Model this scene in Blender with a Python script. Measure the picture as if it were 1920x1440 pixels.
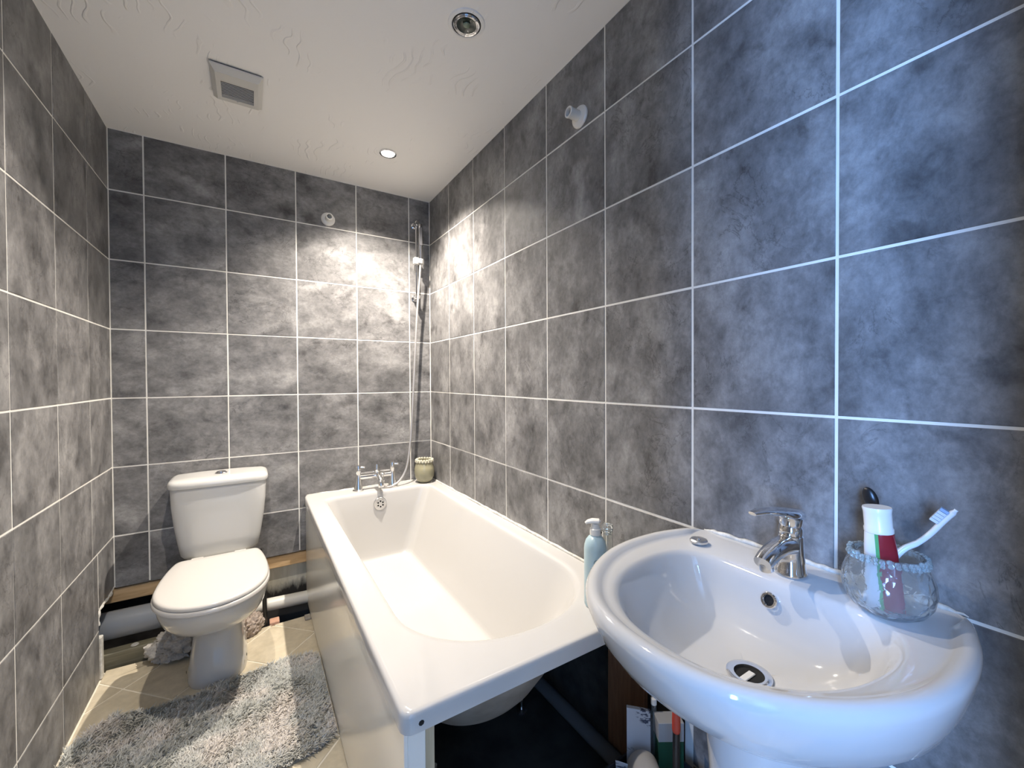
import bpy, bmesh, math, random
import numpy as np
from mathutils import Vector, Matrix, noise

random.seed(7)
rng = np.random.default_rng(7)
for o in list(bpy.data.objects):
    bpy.data.objects.remove(o)
SC = bpy.context.scene
COL = SC.collection
PI = math.pi

# ------------------------------------------------------------------ camera
S = 0.2975                      # tile pitch in metres
CAM = Vector((-0.921, -2.4105, 1.1619))
yaw, pit, rol = 0.5596, -0.0123, -0.0051
fw = Vector((math.sin(yaw) * math.cos(pit), math.cos(yaw) * math.cos(pit), math.sin(pit)))
r0 = Vector((math.cos(yaw), -math.sin(yaw), 0))
u0 = r0.cross(fw)
rt = r0 * math.cos(rol) + u0 * math.sin(rol)
up = rt.cross(fw)
cd = bpy.data.cameras.new('camera')
cd.sensor_fit = 'HORIZONTAL'
cd.sensor_width = 36.0
cd.lens = 774.21 / 1920 * 36.0
cd.clip_start = 0.01
cam = bpy.data.objects.new('camera', cd)
COL.objects.link(cam)
m = Matrix.Identity(4)
for i in range(3):
    m[i][0] = rt[i]; m[i][1] = up[i]; m[i][2] = -fw[i]; m[i][3] = CAM[i]
cam.matrix_world = m
SC.camera = cam

# ------------------------------------------------------------------ world / exposure
wd = bpy.data.worlds.new('daylight')
SC.world = wd
wd.use_nodes = True
bg = wd.node_tree.nodes['Background']
bg.inputs[0].default_value = (0.42, 0.64, 1.0, 1)
bg.inputs[1].default_value = 1.0
SC.view_settings.view_transform = 'Standard'
SC.view_settings.look = 'None'
SC.view_settings.exposure = 0.64
SC.view_settings.gamma = 1.0
SC.view_settings.use_curve_mapping = False
LAMP_POWER = 136.0
LAMP_COLOR = (1.0, 0.91, 0.81)
# daylight lamp added at an unseen hall window behind the camera
wl = bpy.data.lights.new('added_window_daylight', 'AREA'); wl.shape = 'RECTANGLE'; wl.size = 1.40; wl.size_y = 0.40
wl.energy = 100.0; wl.color = (0.22, 0.46, 1.0)
wlo = bpy.data.objects.new('added_window_daylight', wl); COL.objects.link(wlo)
wlo.location = (-2.585, -3.30, 1.40); wlo.rotation_euler = (0, -math.pi / 2, 0)

# ------------------------------------------------------------------ helpers
def build_mesh(name, V, F, mat, smooth=35):
    me = bpy.data.meshes.new(name)
    me.from_pydata([tuple(v) for v in V], [], [tuple(f) for f in F])
    me.validate()
    bm = bmesh.new(); bm.from_mesh(me)
    bmesh.ops.recalc_face_normals(bm, faces=bm.faces)
    bm.to_mesh(me); bm.free()
    if mat is not None:
        me.materials.append(mat)
    if smooth:
        for p in me.polygons: p.use_smooth = True
        me.set_sharp_from_angle(angle=math.radians(smooth))
    return me

def obj(name, V, F, mat, parent=None, loc=None, smooth=35):
    """V in world coordinates; the origin goes to the parent's base or to loc"""
    if loc is None:
        if parent is not None:
            loc = Vector((0, 0, 0))
        else:
            a = np.array([tuple(v) for v in V])
            loc = Vector(((a[:, 0].min() + a[:, 0].max()) / 2, (a[:, 1].min() + a[:, 1].max()) / 2, a[:, 2].min()))
    loc = Vector(loc)
    base = loc.copy()
    if parent is not None:
        p = parent
        while p is not None:
            base += p.location
            p = p.parent
    V2 = [(v[0] - base[0], v[1] - base[1], v[2] - base[2]) for v in V]
    o = bpy.data.objects.new(name, build_mesh(name, V2, F, mat, smooth))
    o.location = loc
    COL.objects.link(o)
    if parent is not None: o.parent = parent
    return o

def tag(o, label, cat, group=None, kind=None):
    if label: o['label'] = label
    if cat: o['category'] = cat
    if group: o['group'] = group
    if kind: o['kind'] = kind
    return o

def thing(name, label, cat, loc, group=None):
    o = bpy.data.objects.new(name, None)
    o.empty_display_size = 0.05
    o.location = loc
    COL.objects.link(o)
    return tag(o, label, cat, group)

def struct(name, V, F, mat, smooth=0, loc=(0, 0, 0)):
    o = obj(name, V, F, mat, None, loc, smooth)
    o['kind'] = 'structure'
    return o

def join(*parts):
    V, F = [], []
    for v, f in parts:
        n = len(V)
        V += list(v); F += [tuple(i + n for i in q) for q in f]
    return V, F

def box(x0, x1, y0, y1, z0, z1, b=0.0, seg=1):
    x0, x1 = min(x0, x1), max(x0, x1); y0, y1 = min(y0, y1), max(y0, y1); z0, z1 = min(z0, z1), max(z0, z1)
    V = [(x, y, z) for x in (x0, x1) for y in (y0, y1) for z in (z0, z1)]
    F = [(0, 1, 3, 2), (4, 6, 7, 5), (0, 4, 5, 1), (2, 3, 7, 6), (0, 2, 6, 4), (1, 5, 7, 3)]
    if b > 0:
        bm = bmesh.new()
        vs = [bm.verts.new(v) for v in V]
        for f in F: bm.faces.new([vs[i] for i in f])
        bmesh.ops.bevel(bm, geom=list(bm.edges), offset=b, segments=seg, affect='EDGES', profile=0.5)
        bm.verts.ensure_lookup_table()
        V = [tuple(v.co) for v in bm.verts]; F = [tuple(v.index for v in f.verts) for f in bm.faces]
        bm.free()
    return V, F

def loft(rings, cap0=True, cap1=True, closed=True):
    n = len(rings[0]); V = []; F = []
    for r in rings: V += [tuple(p) for p in r]
    for k in range(len(rings) - 1):
        for i in range(n if closed else n - 1):
            j = (i + 1) % n
            F.append((k * n + i, k * n + j, (k + 1) * n + j, (k + 1) * n + i))
    if cap0: F.append(tuple(range(n))[::-1])
    if cap1: F.append(tuple((len(rings) - 1) * n + i for i in range(n)))
    return V, F

def frame_from(d):
    d = Vector(d).normalized()
    a = Vector((0, 0, 1)) if abs(d.z) < 0.9 else Vector((1, 0, 0))
    x = a.cross(d).normalized(); y = d.cross(x)
    return x, y, d

def lathe(prof, c=(0, 0, 0), axis=(0, 0, 1), n=32, cap0=True, cap1=True):
    x, y, d = frame_from(axis); c = Vector(c); rings = []
    for r, h in prof:
        r = max(r, 1e-5)
        rings.append([c + d * h + (x * math.cos(2 * PI * i / n) + y * math.sin(2 * PI * i / n)) * r for i in range(n)])
    return loft(rings, cap0, cap1)

def spline(P, k=8):
    P = [Vector(p) for p in P]; out = []
    for i in range(len(P) - 1):
        a = P[max(i - 1, 0)]; b = P[i]; c = P[i + 1]; e = P[min(i + 2, len(P) - 1)]
        for j in range(k):
            t = j / k
            out.append(0.5 * (2 * b + (c - a) * t + (2 * a - 5 * b + 4 * c - e) * t * t + (3 * b - a - 3 * c + e) * t ** 3))
    out.append(P[-1])
    return out

def tube(P, r, n=14, caps=True):
    P = [Vector(p) for p in P]
    R = r if isinstance(r, (list, tuple)) else [r] * len(P)
    x = None; rings = []
    for i, p in enumerate(P):
        d = (P[min(i + 1, len(P) - 1)] - P[max(i - 1, 0)]).normalized()
        if x is None: x, y, _ = frame_from(d)
        else:
            x = (x - d * x.dot(d)).normalized(); y = d.cross(x)
        rings.append([p + (x * math.cos(2 * PI * k / n) + y * math.sin(2 * PI * k / n)) * R[i] for k in range(n)])
    return loft(rings, caps, caps)

def sphere(c, rx, ry=None, rz=None, n=16, mrow=10):
    ry = ry or rx; rz = rz or rx; c = Vector(c); rings = []
    for k in range(mrow + 1):
        t = PI * k / mrow; s = max(math.sin(t), 1e-4)
        rings.append([c + Vector((rx * s * math.cos(2 * PI * i / n), ry * s * math.sin(2 * PI * i / n), -rz * math.cos(t))) for i in range(n)])
    return loft(rings)

def sgnpow(v, e): return math.copysign(abs(v) ** e, v)

def superring(cx, cy, hx, yf, yb, z, n=64, e=2.4, eb=None):
    """closed ring; half width hx, front at yf (toward -y), back at yb"""
    out = []
    for i in range(n):
        t = 2 * PI * i / n; c, s = math.cos(t), math.sin(t)
        ee = (eb or e) if s > 0 else e
        X = cx + hx * sgnpow(c, 2 / ee)
        Y = cy + (yb - cy) * sgnpow(s, 2 / ee) if s > 0 else cy + (cy - yf) * sgnpow(s, 2 / ee)
        out.append((X, Y, z))
    return out

# ------------------------------------------------------------------ materials
def mat(name, color=(0.8, 0.8, 0.8), rough=0.5, metal=0.0, spec=None, trans=0.0, ior=None, coat=0.0, emit=None, estr=0.0, alpha=None):
    mt = bpy.data.materials.new(name); mt.use_nodes = True
    b = mt.node_tree.nodes['Principled BSDF']
    b.inputs['Base Color'].default_value = (*color, 1)
    b.inputs['Roughness'].default_value = rough
    b.inputs['Metallic'].default_value = metal
    if spec is not None: b.inputs['Specular IOR Level'].default_value = spec
    if trans: b.inputs['Transmission Weight'].default_value = trans
    if ior: b.inputs['IOR'].default_value = ior
    if coat:
        b.inputs['Coat Weight'].default_value = coat; b.inputs['Coat Roughness'].default_value = 0.05
    if emit:
        b.inputs['Emission Color'].default_value = (*emit, 1); b.inputs['Emission Strength'].default_value = estr
    return mt

class N:
    def __init__(s, mt): s.t = mt.node_tree; s.b = s.t.nodes['Principled BSDF']
    def new(s, typ, **k):
        n = s.t.nodes.new(typ)
        for a, v in k.items():
            if a.startswith('_'): setattr(n, a[1:], v)
            else: n.inputs[a.replace('__', ' ')].default_value = v
        return n
    def link(s, a, b): s.t.links.new(a, b)
    def coords(s, scale=(1, 1, 1), which='Object', rand=0.0):
        tc = s.new('ShaderNodeTexCoord'); mp = s.new('ShaderNodeMapping'); mp.inputs['Scale'].default_value = scale
        s.link(tc.outputs[which], mp.inputs['Vector'])
        if rand:
            oi = s.new('ShaderNodeObjectInfo'); mu = s.new('ShaderNodeVectorMath', _operation='SCALE')
            cb = s.new('ShaderNodeCombineXYZ')
            s.link(oi.outputs['Random'], cb.inputs[0])
            m2 = s.new('ShaderNodeMath', _operation='MULTIPLY'); m2.inputs[1].default_value = 7.31
            s.link(oi.outputs['Random'], m2.inputs[0]); s.link(m2.outputs[0], cb.inputs[1]); s.link(m2.outputs[0], cb.inputs[2])
            s.link(cb.outputs[0], mu.inputs[0]); mu.inputs['Scale'].default_value = rand
            s.link(mu.outputs[0], mp.inputs['Location'])
        return mp.outputs[0]
    def noise(s, vec, scale, detail=4, rough=0.55, dist=0.0):
        n = s.new('ShaderNodeTexNoise'); n.inputs['Scale'].default_value = scale; n.inputs['Detail'].default_value = detail
        n.inputs['Roughness'].default_value = rough; n.inputs['Distortion'].default_value = dist
        s.link(vec, n.inputs['Vector']); return n.outputs['Fac']
    def ramp(s, fac, stops):
        r = s.new('ShaderNodeValToRGB'); e = r.color_ramp.elements
        while len(e) < len(stops): e.new(0.5)
        for el, (p, c) in zip(e, stops):
            el.position = p; el.color = (*c, 1) if len(c) == 3 else c
        s.link(fac, r.inputs[0]); return r.outputs[0]
    def mix(s, fac, a, b, typ='MIX'):
        x = s.new('ShaderNodeMix', _data_type='RGBA', _blend_type=typ)
        for sock, v in ((x.inputs[0], fac), (x.inputs[6], a), (x.inputs[7], b)):
            if hasattr(v, 'is_linked') or hasattr(v, 'links'): s.link(v, sock)
            elif isinstance(v, (int, float)): sock.default_value = v
            else: sock.default_value = (*v, 1)
        return x.outputs[2]
    def bump(s, h, strength=0.2, dist=0.01):
        b = s.new('ShaderNodeBump'); b.inputs['Strength'].default_value = strength; b.inputs['Distance'].default_value = dist
        s.link(h, b.inputs['Height']); s.link(b.outputs[0], s.b.inputs['Normal'])
    def color(s, c): s.link(c, s.b.inputs['Base Color'])
    def rough(s, c): s.link(c, s.b.inputs['Roughness'])

def tile_material():
    mt = mat('slate_tile', rough=0.32, spec=0.36); n = N(mt)
    v = n.coords((0.85, 1.1, 1.0), rand=23.0)
    big = n.noise(v, 6.5, 7, 0.58, 0.35)
    mid = n.noise(v, 22, 8, 0.68, 0.3)
    fine = n.noise(v, 70, 8, 0.75, 0.2)
    vein = n.noise(v, 10, 7, 0.62, 0.6)
    blot = n.noise(v, 13, 5, 0.6, 0.4)
    c1 = n.ramp(big, [(0.26, (0.100, 0.098, 0.097)), (0.50, (0.205, 0.200, 0.197)), (0.74, (0.35, 0.342, 0.333))])
    c2 = n.ramp(mid, [(0.30, (0.66, 0.66, 0.66)), (0.50, (1.0, 1.0, 1.0)), (0.72, (1.28, 1.27, 1.26))])
    c4 = n.ramp(fine, [(0.30, (0.72, 0.72, 0.72)), (0.52, (1.0, 1.0, 1.0)), (0.72, (1.25, 1.25, 1.25))])
    crack = n.ramp(vein, [(0.488, (1, 1, 1)), (0.500, (0.42, 0.41, 0.41)), (0.512, (1, 1, 1))])
    c5 = n.ramp(blot, [(0.30, (0.58, 0.57, 0.57)), (0.42, (1, 1, 1))])
    msk = n.ramp(n.noise(v, 4.2, 3, 0.5), [(0.46, (0, 0, 0)), (0.60, (1, 1, 1))])
    c = n.mix(1.0, c1, c2, 'MULTIPLY'); c = n.mix(0.8, c, c4, 'MULTIPLY'); c = n.mix(0.9, c, c5, 'MULTIPLY')
    c = n.mix(n.mix(1.0, msk, (0.75, 0.75, 0.75), 'MULTIPLY'), c, n.mix(1.0, c, crack, 'MULTIPLY'))
    n.color(c)
    n.rough(n.ramp(fine, [(0.3, (0.34, 0.34, 0.34)), (0.7, (0.50, 0.50, 0.50))]))
    n.bump(fine, 0.10, 0.004)
    return mt

def noisy(name, c1, c2, scale, rough=0.6, bump=0.0, bd=0.004, lo=0.35, hi=0.65, sc3=(1, 1, 1), detail=5, **k):
    mt = mat(name, rough=rough, **k); n = N(mt)
    f = n.noise(n.coords(sc3), scale, detail)
    n.color(n.ramp(f, [(lo, c1), (hi, c2)]))
    if bump: n.bump(f, bump, bd)
    return mt

M = {}
M['tile'] = tile_material()
M['grout'] = noisy('cream_grout', (0.82, 0.79, 0.72), (0.91, 0.89, 0.83), 14, 0.8)
M['porcelain'] = mat('white_porcelain', (0.62, 0.61, 0.58), 0.07, spec=0.55)
M['basin'] = mat('white_basin_ceramic', (0.64, 0.632, 0.615), 0.06, spec=0.55)
M['acrylic'] = mat('white_bath_acrylic', (0.59, 0.575, 0.55), 0.10, spec=0.5)
M['panel'] = mat('bath_panel_gloss', (0.88, 0.855, 0.78), 0.16, spec=0.5)
M['seat'] = mat('toilet_seat_plastic', (0.61, 0.585, 0.545), 0.16, spec=0.5)
M['chrome'] = mat('polished_chrome', (0.78, 0.78, 0.79), 0.06, metal=1.0)
M['chrome_satin'] = mat('satin_chrome', (0.72, 0.71, 0.70), 0.28, metal=1.0)
M['hose'] = mat('hose_steel', (0.62, 0.60, 0.58), 0.36, metal=0.6)
M['tap_chrome'] = mat('bright_tap_chrome', (0.90, 0.89, 0.87), 0.14, metal=1.0)
M['white_plastic'] = mat('white_plastic', (0.80, 0.78, 0.73), 0.25)
M['black'] = mat('black_void', (0.006, 0.006, 0.006), 0.7)
M['black_plastic'] = mat('black_plastic', (0.012, 0.012, 0.013), 0.3)
M['ceramic_hole'] = mat('dark_hole', (0.01, 0.01, 0.01), 0.9)
M['grey_pipe'] = mat('grey_soil_pipe', (0.34, 0.36, 0.385), 0.35)
M['white_pipe'] = mat('white_waste_pipe', (0.72, 0.70, 0.63), 0.3)
M['sealant'] = noisy('sealant', (0.55, 0.53, 0.47), (0.80, 0.78, 0.72), 60, 0.45, 0.3, 0.002)
M['plaster'] = None
M['wood'] = None

def wood(name, c1, c2, axis='x', rough=0.6):
    mt = mat(name, rough=rough); n = N(mt)
    sc = {'x': (2.2, 22, 22), 'z': (22, 22, 2.2), 'y': (22, 2.2, 22)}[axis]
    f = n.noise(n.coords(sc), 3.0, 6, 0.6, 0.8)
    n.color(n.ramp(f, [(0.3, c1), (0.7, c2)])); n.bump(f, 0.15, 0.003)
    return mt
M['batten'] = wood('pine_batten', (0.52, 0.32, 0.15), (0.74, 0.52, 0.28))
M['post'] = wood('softwood_post', (0.45, 0.36, 0.22), (0.62, 0.52, 0.36), 'z')
M['brown_board'] = wood('brown_board', (0.16, 0.07, 0.035), (0.27, 0.13, 0.065), 'z')
M['old_board'] = wood('old_floor_timber', (0.17, 0.155, 0.10), (0.30, 0.275, 0.19))

def floor_material():
    mt = mat('beige_floor_tile', rough=0.38); n = N(mt)
    v = n.coords((1, 1, 1), rand=11)
    f = n.noise(v, 7, 6, 0.6, 0.7); g = n.noise(v, 40, 5, 0.6)
    c = n.ramp(f, [(0.3, (0.57, 0.49, 0.345)), (0.7, (0.72, 0.635, 0.475))])
    c = n.mix(0.5, c, n.ramp(g, [(0.35, (0.85, 0.85, 0.85)), (0.65, (1.08, 1.08, 1.08))]), 'MULTIPLY')
    n.color(c); n.bump(g, 0.06, 0.003)
    return mt
M['floor_tile'] = floor_material()
M['floor_grout'] = noisy('floor_grout', (0.82, 0.75, 0.61), (0.90, 0.84, 0.71), 30, 0.8)
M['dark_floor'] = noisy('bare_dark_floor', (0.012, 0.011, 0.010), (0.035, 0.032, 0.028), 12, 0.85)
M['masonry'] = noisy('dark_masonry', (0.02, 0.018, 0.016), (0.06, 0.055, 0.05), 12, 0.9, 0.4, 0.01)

def ceiling_material():
    mt = mat('textured_ceiling_paint', (0.93, 0.905, 0.86), 0.7); n = N(mt)
    v = n.coords((1, 1, 1))
    warp = n.noise(v, 2.3, 2, 0.5, 0.0)
    w = n.new('ShaderNodeTexWave', _wave_type='BANDS'); w.inputs['Scale'].default_value = 9
    w.inputs['Distortion'].default_value = 14; w.inputs['Detail'].default_value = 2; w.inputs['Detail Scale'].default_value = 0.7
    n.link(v, w.inputs['Vector'])
    ridge = n.ramp(w.outputs['Fac'], [(0.86, (0, 0, 0)), (0.98, (1, 1, 1))])
    m1 = n.ramp(n.noise(v, 5.5, 3, 0.6), [(0.56, (0, 0, 0)), (0.68, (1, 1, 1))])
    h = n.mix(1.0, ridge, m1, 'MULTIPLY')
    fine = n.noise(v, 60, 4)
    h2 = n.mix(0.08, h, fine, 'ADD')
    n.bump(h2, 0.55, 0.006)
    return mt
M['ceiling'] = ceiling_material()

def plaster_material():
    mt = mat('stained_plasterboard', rough=0.8); n = N(mt)
    v = n.coords((1, 1, 1)); f = n.noise(n.coords((9, 9, 1.5)), 3.0, 5, 0.6, 0.4)
    base = n.ramp(f, [(0.3, (0.62, 0.57, 0.43)), (0.7, (0.82, 0.77, 0.62))])
    sp = n.new('ShaderNodeSeparateXYZ'); n.link(v, sp.inputs[0])
    nn = n.noise(n.coords((22, 22, 7)), 1.6, 5, 0.65)
    a = n.new('ShaderNodeMath', _operation='MULTIPLY_ADD'); a.inputs[1].default_value = 0.11; n.link(nn, a.inputs[0])
    sb = n.new('ShaderNodeMath', _operation='MULTIPLY'); sb.inputs[1].default_value = -1.0
    n.link(sp.outputs['Z'], sb.inputs[0]); n.link(sb.outputs[0], a.inputs[2])
    mould = n.ramp(a.outputs[0], [(0.0, (0, 0, 0)), (0.05, (1, 1, 1))])
    n.color(n.mix(mould, base, (0.05, 0.045, 0.04)))
    return mt
M['plaster'] = plaster_material()
M['plain_wall'] = mat('painted_wall', (0.62, 0.60, 0.56), 0.7)
M['carpet'] = noisy('hall_carpet', (0.12, 0.11, 0.10), (0.2, 0.19, 0.17), 60, 0.95)

# ------------------------------------------------------------------ room shell
W = 1.4379; CEIL = 2.2415; YF = -2.52        # left wall x=-W, right wall x=0, back wall y=0
ROW = [0.0, 0.1949, 0.4924, 0.7899, 1.0874, 1.3849, 1.6824, 1.9799, CEIL]
TW = 0.29824
TB = 0.268                                     # bottom of the back wall tiling
G = 0.0026                                     # half joint
D = 0.0013                                     # joint depth

tile_cache = {}
def tile_mesh(a, b):
    key = (round(a, 4), round(b, 4))
    if key in tile_cache: return tile_cache[key]
    c = 0.0012; t = 0.0075
    def rect(s, z): return [(-a / 2 + s, -b / 2 + s, z), (a / 2 - s, -b / 2 + s, z), (a / 2 - s, b / 2 - s, z), (-a / 2 + s, b / 2 - s, z)]
    V, F = loft([rect(0, -t), rect(0, -c), rect(c, 0)], False, True)
    tile_cache[key] = build_mesh('tile', V, F, M['tile'], 0)
    return tile_cache[key]

def put_tile(parent, P, ux, uy, a, b, tilt=0.0006):
    """P world centre of the face, ux/uy world axes of the tile's local x/y"""
    o = bpy.data.objects.new('tile', tile_mesh(a, b))
    ux = Vector(ux); uy = Vector(uy); uz = ux.cross(uy)
    uz2 = (uz + ux * random.uniform(-1, 1) * tilt * 3 + uy * random.uniform(-1, 1) * tilt * 3).normalized()
    ux2 = (ux - uz2 * ux.dot(uz2)).normalized(); uy2 = uz2.cross(ux2)
    mm = Matrix.Identity(4)
    for i in range(3):
        mm[i][0] = ux2[i]; mm[i][1] = uy2[i]; mm[i][2] = uz2[i]; mm[i][3] = P[i] + uz[i] * random.uniform(-0.0004, 0.0004)
    COL.objects.link(o); o.parent = parent; o.matrix_local = mm
    return o

# back wall (front face of the tiles at y = 0)
wall_back = struct('wall_back', *box(-W - 0.1, 0.1, D, 0.03, TB + 0.004, CEIL + 0.05), M['grout'])
bx = [-W] + [-0.1286 - TW * k for k in (4, 3, 2, 1, 0)] + [0.0]
for i in range(6):
    for j in range(1, 8):
        z0, z1 = max(ROW[j], TB), ROW[j + 1]
        a = bx[i + 1] - bx[i] - 2 * G; b = z1 - z0 - (2 * G if z0 > TB else G)
        put_tile(wall_back, ((bx[i] + bx[i + 1]) / 2, 0, z0 + (G if z0 > TB else 0) + b / 2), (1, 0, 0), (0, 0, 1), a, b)
# right wall (x = 0); behind the bath the tiling stops at the rim
wall_right = struct('wall_right', *join(box(D, 0.06, YF - 0.1, 0.03, 0.50, CEIL + 0.05), box(D, 0.06, YF - 0.1, -1.76, -0.02, 0.50)), M['grout'])
ry = [0.0] + [-0.2898 - TW * k for k in range(8)]
ry[-1] = YF
for i in range(len(ry) - 1):
    for j in range(8):
        z0, z1 = ROW[j], ROW[j + 1]
        if ry[i] > -1.70:
            if j < 2: continue
            z0 = max(z0, 0.535)
        a = z1 - z0 - 2 * G; b = ry[i] - ry[i + 1] - 2 * G
        put_tile(wall_right, (0, (ry[i] + ry[i + 1]) / 2, (z0 + z1) / 2), (0, 0, 1), (0, 1, 0), a, b)
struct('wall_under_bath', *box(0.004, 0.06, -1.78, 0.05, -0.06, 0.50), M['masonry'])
# left wall (x = -W); its foot is cut away for the pipes in the back corner
CUT_Y = -0.212
wall_left = struct('wall_left', *join(box(-W - 0.03, -W - D, YF - 0.1, CUT_Y, -0.02, CEIL + 0.05), box(-W - 0.03, -W - D, CUT_Y, 0.02, 0.275, CEIL + 0.05)), M['grout'])
ly = [0.0] + [-0.2692 - TW * k for k in range(8)]
ly[-1] = YF
for i in range(len(ly) - 1):
    for j in range(8):
        z0, z1 = ROW[j], ROW[j + 1]
        pieces = [(ly[i + 1], ly[i], z0, z1)]
        if i == 0 and j == 0: pieces = [(ly[1], CUT_Y, z0, z1)]
        if i == 0 and j == 1: pieces = [(CUT_Y + G, ly[0], 0.275, z1), (ly[1], CUT_Y - G, z0, z1)]
        for y0, y1, c0, c1 in pieces:
            a = c1 - c0 - 2 * G; b = y1 - y0 - 2 * G
            if b < 0.01: continue
            put_tile(wall_left, (-W, (y0 + y1) / 2, (c0 + c1) / 2), (0, 0, 1), (0, -1, 0), a, b)
# ceiling
struct('ceiling', *box(-W - 0.1, 0.1, YF - 0.1, 0.1, CEIL, CEIL + 0.06), M['ceiling'])
# front wall with an unseen doorway added to let the cool daylight in
DX0, DX1, DZ = -1.38, -0.66, 2.02
struct('wall_front', *join(box(-W - 0.1, DX0, YF - 0.1, YF, 0, CEIL + 0.05), box(DX1, 0.06, YF - 0.1, YF, 0, CEIL + 0.05), box(DX0, DX1, YF - 0.1, YF, DZ, CEIL + 0.05)), M['plain_wall'])
struct('door_added_1', *join(box(DX0 - 0.05, DX0 + 0.015, YF - 0.115, YF + 0.012, 0, DZ + 0.05, 0.003), box(DX1 - 0.015, DX1 + 0.05, YF - 0.115, YF + 0.012, 0, DZ + 0.05, 0.003), box(DX0 + 0.015, DX1 - 0.015, YF - 0.115, YF + 0.012, DZ - 0.015, DZ + 0.05, 0.003)), M['white_plastic'])  # frame of the added doorway; its jambs limit the cool band
struct('floor_added_hall', *box(-2.7, 0.8, -4.0, YF - 0.1, -0.05, -0.004), M['carpet'])  # unseen hall added to steer the cool light onto the near right wall
struct('ceiling_added_hall', *box(-2.7, 0.8, -4.0, YF - 0.1, 2.32, 2.38), M['plain_wall'])
struct('wall_added_hall_side', *box(-2.7, 0.8, -4.05, -3.98, -0.05, 2.35), M['plain_wall'])
struct('wall_added_hall_end', *box(0.75, 0.8, -4.0, YF - 0.1, -0.05, 2.35), M['plain_wall'])
struct('wall_added_hall_bathroom', *join(box(-2.7, -W - 0.1, YF - 0.1, YF, -0.05, 2.35), box(0.06, 0.8, YF - 0.1, YF, -0.05, 2.35), box(-W - 0.1, 0.06, YF - 0.1, YF, CEIL + 0.05, 2.35)), M['plain_wall'])
struct('wall_added_hall_window', *join(box(-2.7, -2.62, -4.0, -3.51, -0.05, 2.35), box(-2.7, -2.62, -3.09, YF, -0.05, 2.35), box(-2.7, -2.62, -3.51, -3.09, -0.05, 0.70), box(-2.7, -2.62, -3.51, -3.09, 2.10, 2.35)), M['plain_wall'])
struct('window_added_1', *join(box(-2.66, -2.61, -3.52, -3.49, 0.69, 2.11, 0.003), box(-2.66, -2.61, -3.11, -3.08, 0.69, 2.11, 0.003), box(-2.66, -2.61, -3.49, -3.11, 0.69, 0.73, 0.003), box(-2.66, -2.61, -3.49, -3.11, 2.07, 2.11, 0.003), box(-2.655, -2.615, -3.49, -3.11, 1.38, 1.42, 0.003)), M['white_plastic'])  # unseen window frame, added as the source of the cool light

# floor: diagonal tiles
FB = -0.150                                    # broken back edge of the floor
floor = struct('floor', *join(box(-W - 0.02, -0.684, YF - 0.1, FB - 0.012, -0.05, -0.0022), box(-0.684, 0.05, YF - 0.1, -1.80, -0.05, -0.0022)), M['floor_grout'])
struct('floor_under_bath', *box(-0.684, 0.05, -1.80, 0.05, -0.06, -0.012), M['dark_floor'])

def clip(poly, a, b, c):            # keep a*x + b*y <= c
    out = []
    for i in range(len(poly)):
        p, q = poly[i], poly[(i + 1) % len(poly)]
        dp = a * p[0] + b * p[1] - c; dq = a * q[0] + b * q[1] - c
        if dp <= 0: out.append(p)
        if dp * dq < 0:
            t = dp / (dp - dq); out.append((p[0] + (q[0] - p[0]) * t, p[1] + (q[1] - p[1]) * t))
    return out
def floor_tiles(x0, x1, y0, y1, ragged=False):
    pitch = 0.2333; q = pitch * math.sqrt(2); g = 0.0060
    for i in range(-14, 15):
        for j in range(-14, 15):
            s0 = -1.010 + i * q; d0 = -0.370 + j * q       # x+y and x-y of the tile corner
            gg = g * math.sqrt(2) / 2
            pts = []
            for s, d in ((s0 + gg, d0 + gg), (s0 + q - gg, d0 + gg), (s0 + q - gg, d0 + q - gg), (s0 + gg, d0 + q - gg)):
                pts.append(((s + d) / 2, (s - d) / 2))
            for a, b, c in ((1, 0, x1), (-1, 0, -x0), (0, 1, y1), (0, -1, -y0)):
                pts = clip(pts, a, b, c)
                if len(pts) < 3: break
            if len(pts) < 3: continue
            A = abs(sum(pts[k][0] * pts[(k + 1) % len(pts)][1] - pts[(k + 1) % len(pts)][0] * pts[k][1] for k in range(len(pts)))) / 2
            if A < 0.0003: continue
            if ragged:
                pts = [(p[0], p[1] + (random.uniform(-0.022, 0.0) if abs(p[1] - y1) < 1e-6 else 0)) for p in pts]
            cx = sum(p[0] for p in pts) / len(pts); cy = sum(p[1] for p in pts) / len(pts)
            if sum(pts[k][0] * pts[(k + 1) % len(pts)][1] - pts[(k + 1) % len(pts)][0] * pts[k][1] for k in range(len(pts))) < 0: pts = pts[::-1]
            sh = [(cx + (p[0] - cx) * 0.988, cy + (p[1] - cy) * 0.988) for p in pts]
            V, F = loft([[(p[0], p[1], -0.012) for p in pts], [(p[0], p[1], -0.001) for p in pts], [(p[0], p[1], 0) for p in sh]])
            obj('floor_tile', V, F, M['floor_tile'], floor, (cx, cy, 0), 0)
floor_tiles(-W + 0.004, -0.690, YF, FB, True)
floor_tiles(-0.690, -0.006, YF, -1.80)

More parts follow.
